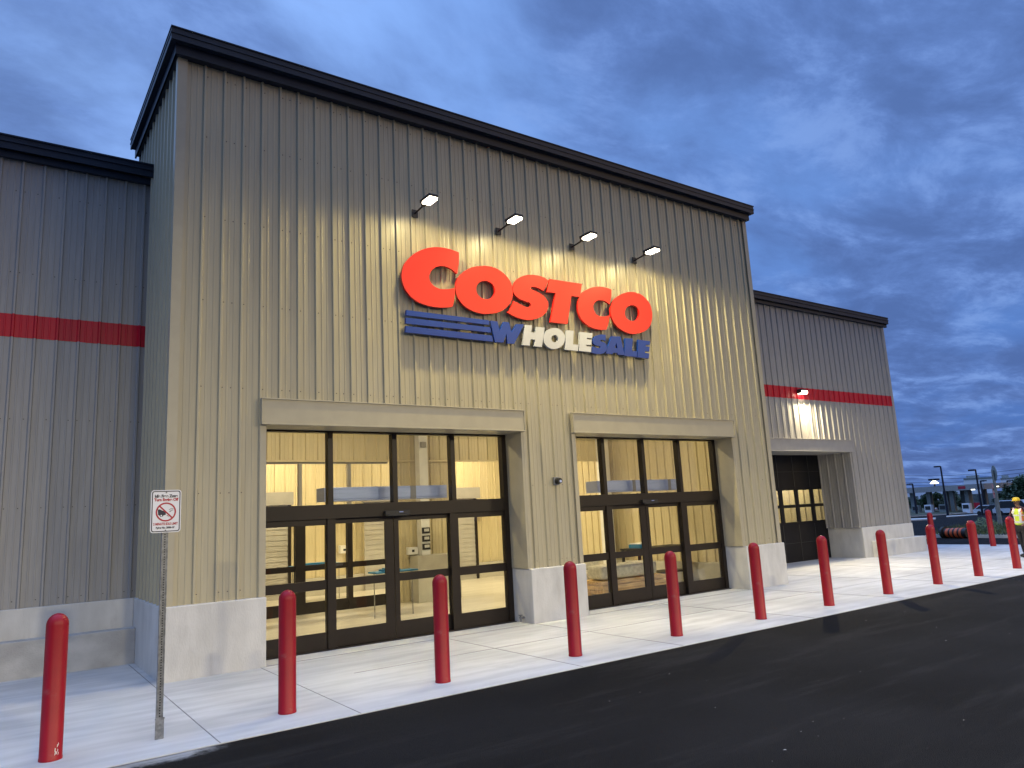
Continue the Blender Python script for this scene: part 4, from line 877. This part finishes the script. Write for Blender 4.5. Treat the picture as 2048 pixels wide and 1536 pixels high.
# face
mb = MB(); hx = .03
for s_ in (1, -1):
    mb.lathe((hx+.085, s_*.03, 1.628), [(.001, -.010), (.010, -.006), (.011, 0), (.010, .006), (.001, .010)], WHT, 10); mb.lathe((hx+.093, s_*.03, 1.628), [(.001, -.005), (.005, 0), (.001, .005)], BLACK, 8)
    mb.tube((hx, s_*.074, 1.60), (hx, s_*.086, 1.635), .016, SKIN, 8)
mb.tube((hx+.088, 0, 1.635), (hx+.112, 0, 1.597), .009, SKIN, 8, .015); mb.tube((hx+.092, 0, 1.566), (hx+.098, 0, 1.566), .02, SLV, 8)
o = mb.build('face', None, smooth=True); o.parent = PE
mb = MB(); mb.lathe((hx-.008, 0, 1.60), [(.086, -.04), (.090, .0), (.088, .04)], CLOTH, 20); o = mb.build('hair', None, smooth=True); o.parent = PE; o.scale = (1.0, .93, 1)
for p in o.data.vertices:
    if p.co.x > hx+.02: p.co.x = hx+.02
mb = MB(); mb.lathe((hx, 0, 1.655), [(.101, -.012), (.102, .01), (.098, .045), (.078, .078), (.04, .096), (.001, .10)], CAPM, 24)
n_ = 14; top = [(hx+.085*math.cos(-1.2+2.4*i/n_)+.0, .085*math.sin(-1.2+2.4*i/n_), 1.655) for i in range(n_+1)]; out_ = [(hx+.075+.11*math.cos(-1.35+2.7*i/n_), .088*math.sin(-1.35+2.7*i/n_), 1.642) for i in range(n_+1)]
for dz__ in (0, -.006):
    for i in range(n_):
        q = [top[i], out_[i], out_[i+1], top[i+1]]; q = [(a, b, c+dz__) for a, b, c in q]; mb.poly(q if dz__ == 0 else q[::-1], CAPM)
o = mb.build('cap', None, smooth=True); o.parent = PE; o.rotation_euler = (0, 0, 0)
# vest
V = []; Eg = []; R_ = []
a = chain([(0, 0, .90), (.0, 0, 1.02), (.005, 0, 1.14), (.01, 0, 1.26), (.0, 0, 1.37)], [(.150, .175), (.145, .17), (.140, .175), (.138, .185), (.112, .165)])
for s_ in (1, -1): chain([(0, s_*.13, 1.405)], [(.075, .05)], a)
vm = skin_mesh(V, Eg, R_, 0, 2)
def vp(c):
    if abs(c.z-1.02) < .03 or abs(c.z-1.22) < .022: return 2
    if abs(abs(c.y)-.10) < .026 and c.z > 1.05: return 2
    if abs(abs(c.y)-.10) < .05 and c.z > 1.02: return 1
    if .985 < c.z < 1.055: return 1
    return 1 if c.x < -.02 and c.z > 1.0 else 0
link_mesh(vm, 'vest', PE, [VEST, VORG, VSIL], vp)
# trousers and boots
V = []; Eg = []; R_ = []
a = chain([(0, 0, .96), (0, 0, .90)], [(.135, .155), (.14, .16)])
for s_ in (1, -1):
    st_ = .12*s_; chain([(0, s_*.095, .80), (st_*.5, s_*.10, .50), (st_*.8-.02, s_*.105, .28), (st_-.03, s_*.11, .10)], [.100, .078, .070, .068], a)
link_mesh(skin_mesh(V, Eg, R_, 0, 2), 'trousers', PE, [CLOTH])
for s_ in (1, -1):
    st_ = .12*s_; V = []; Eg = []; R_ = []; chain([(st_-.05, s_*.11, .12), (st_-.03, s_*.11, .055), (st_+.09, s_*.115, .05), (st_+.19, s_*.12, .042)], [.055, .054, .05, .04]); link_mesh(skin_mesh(V, Eg, R_, 0, 1), 'boot', PE, [BLACK])
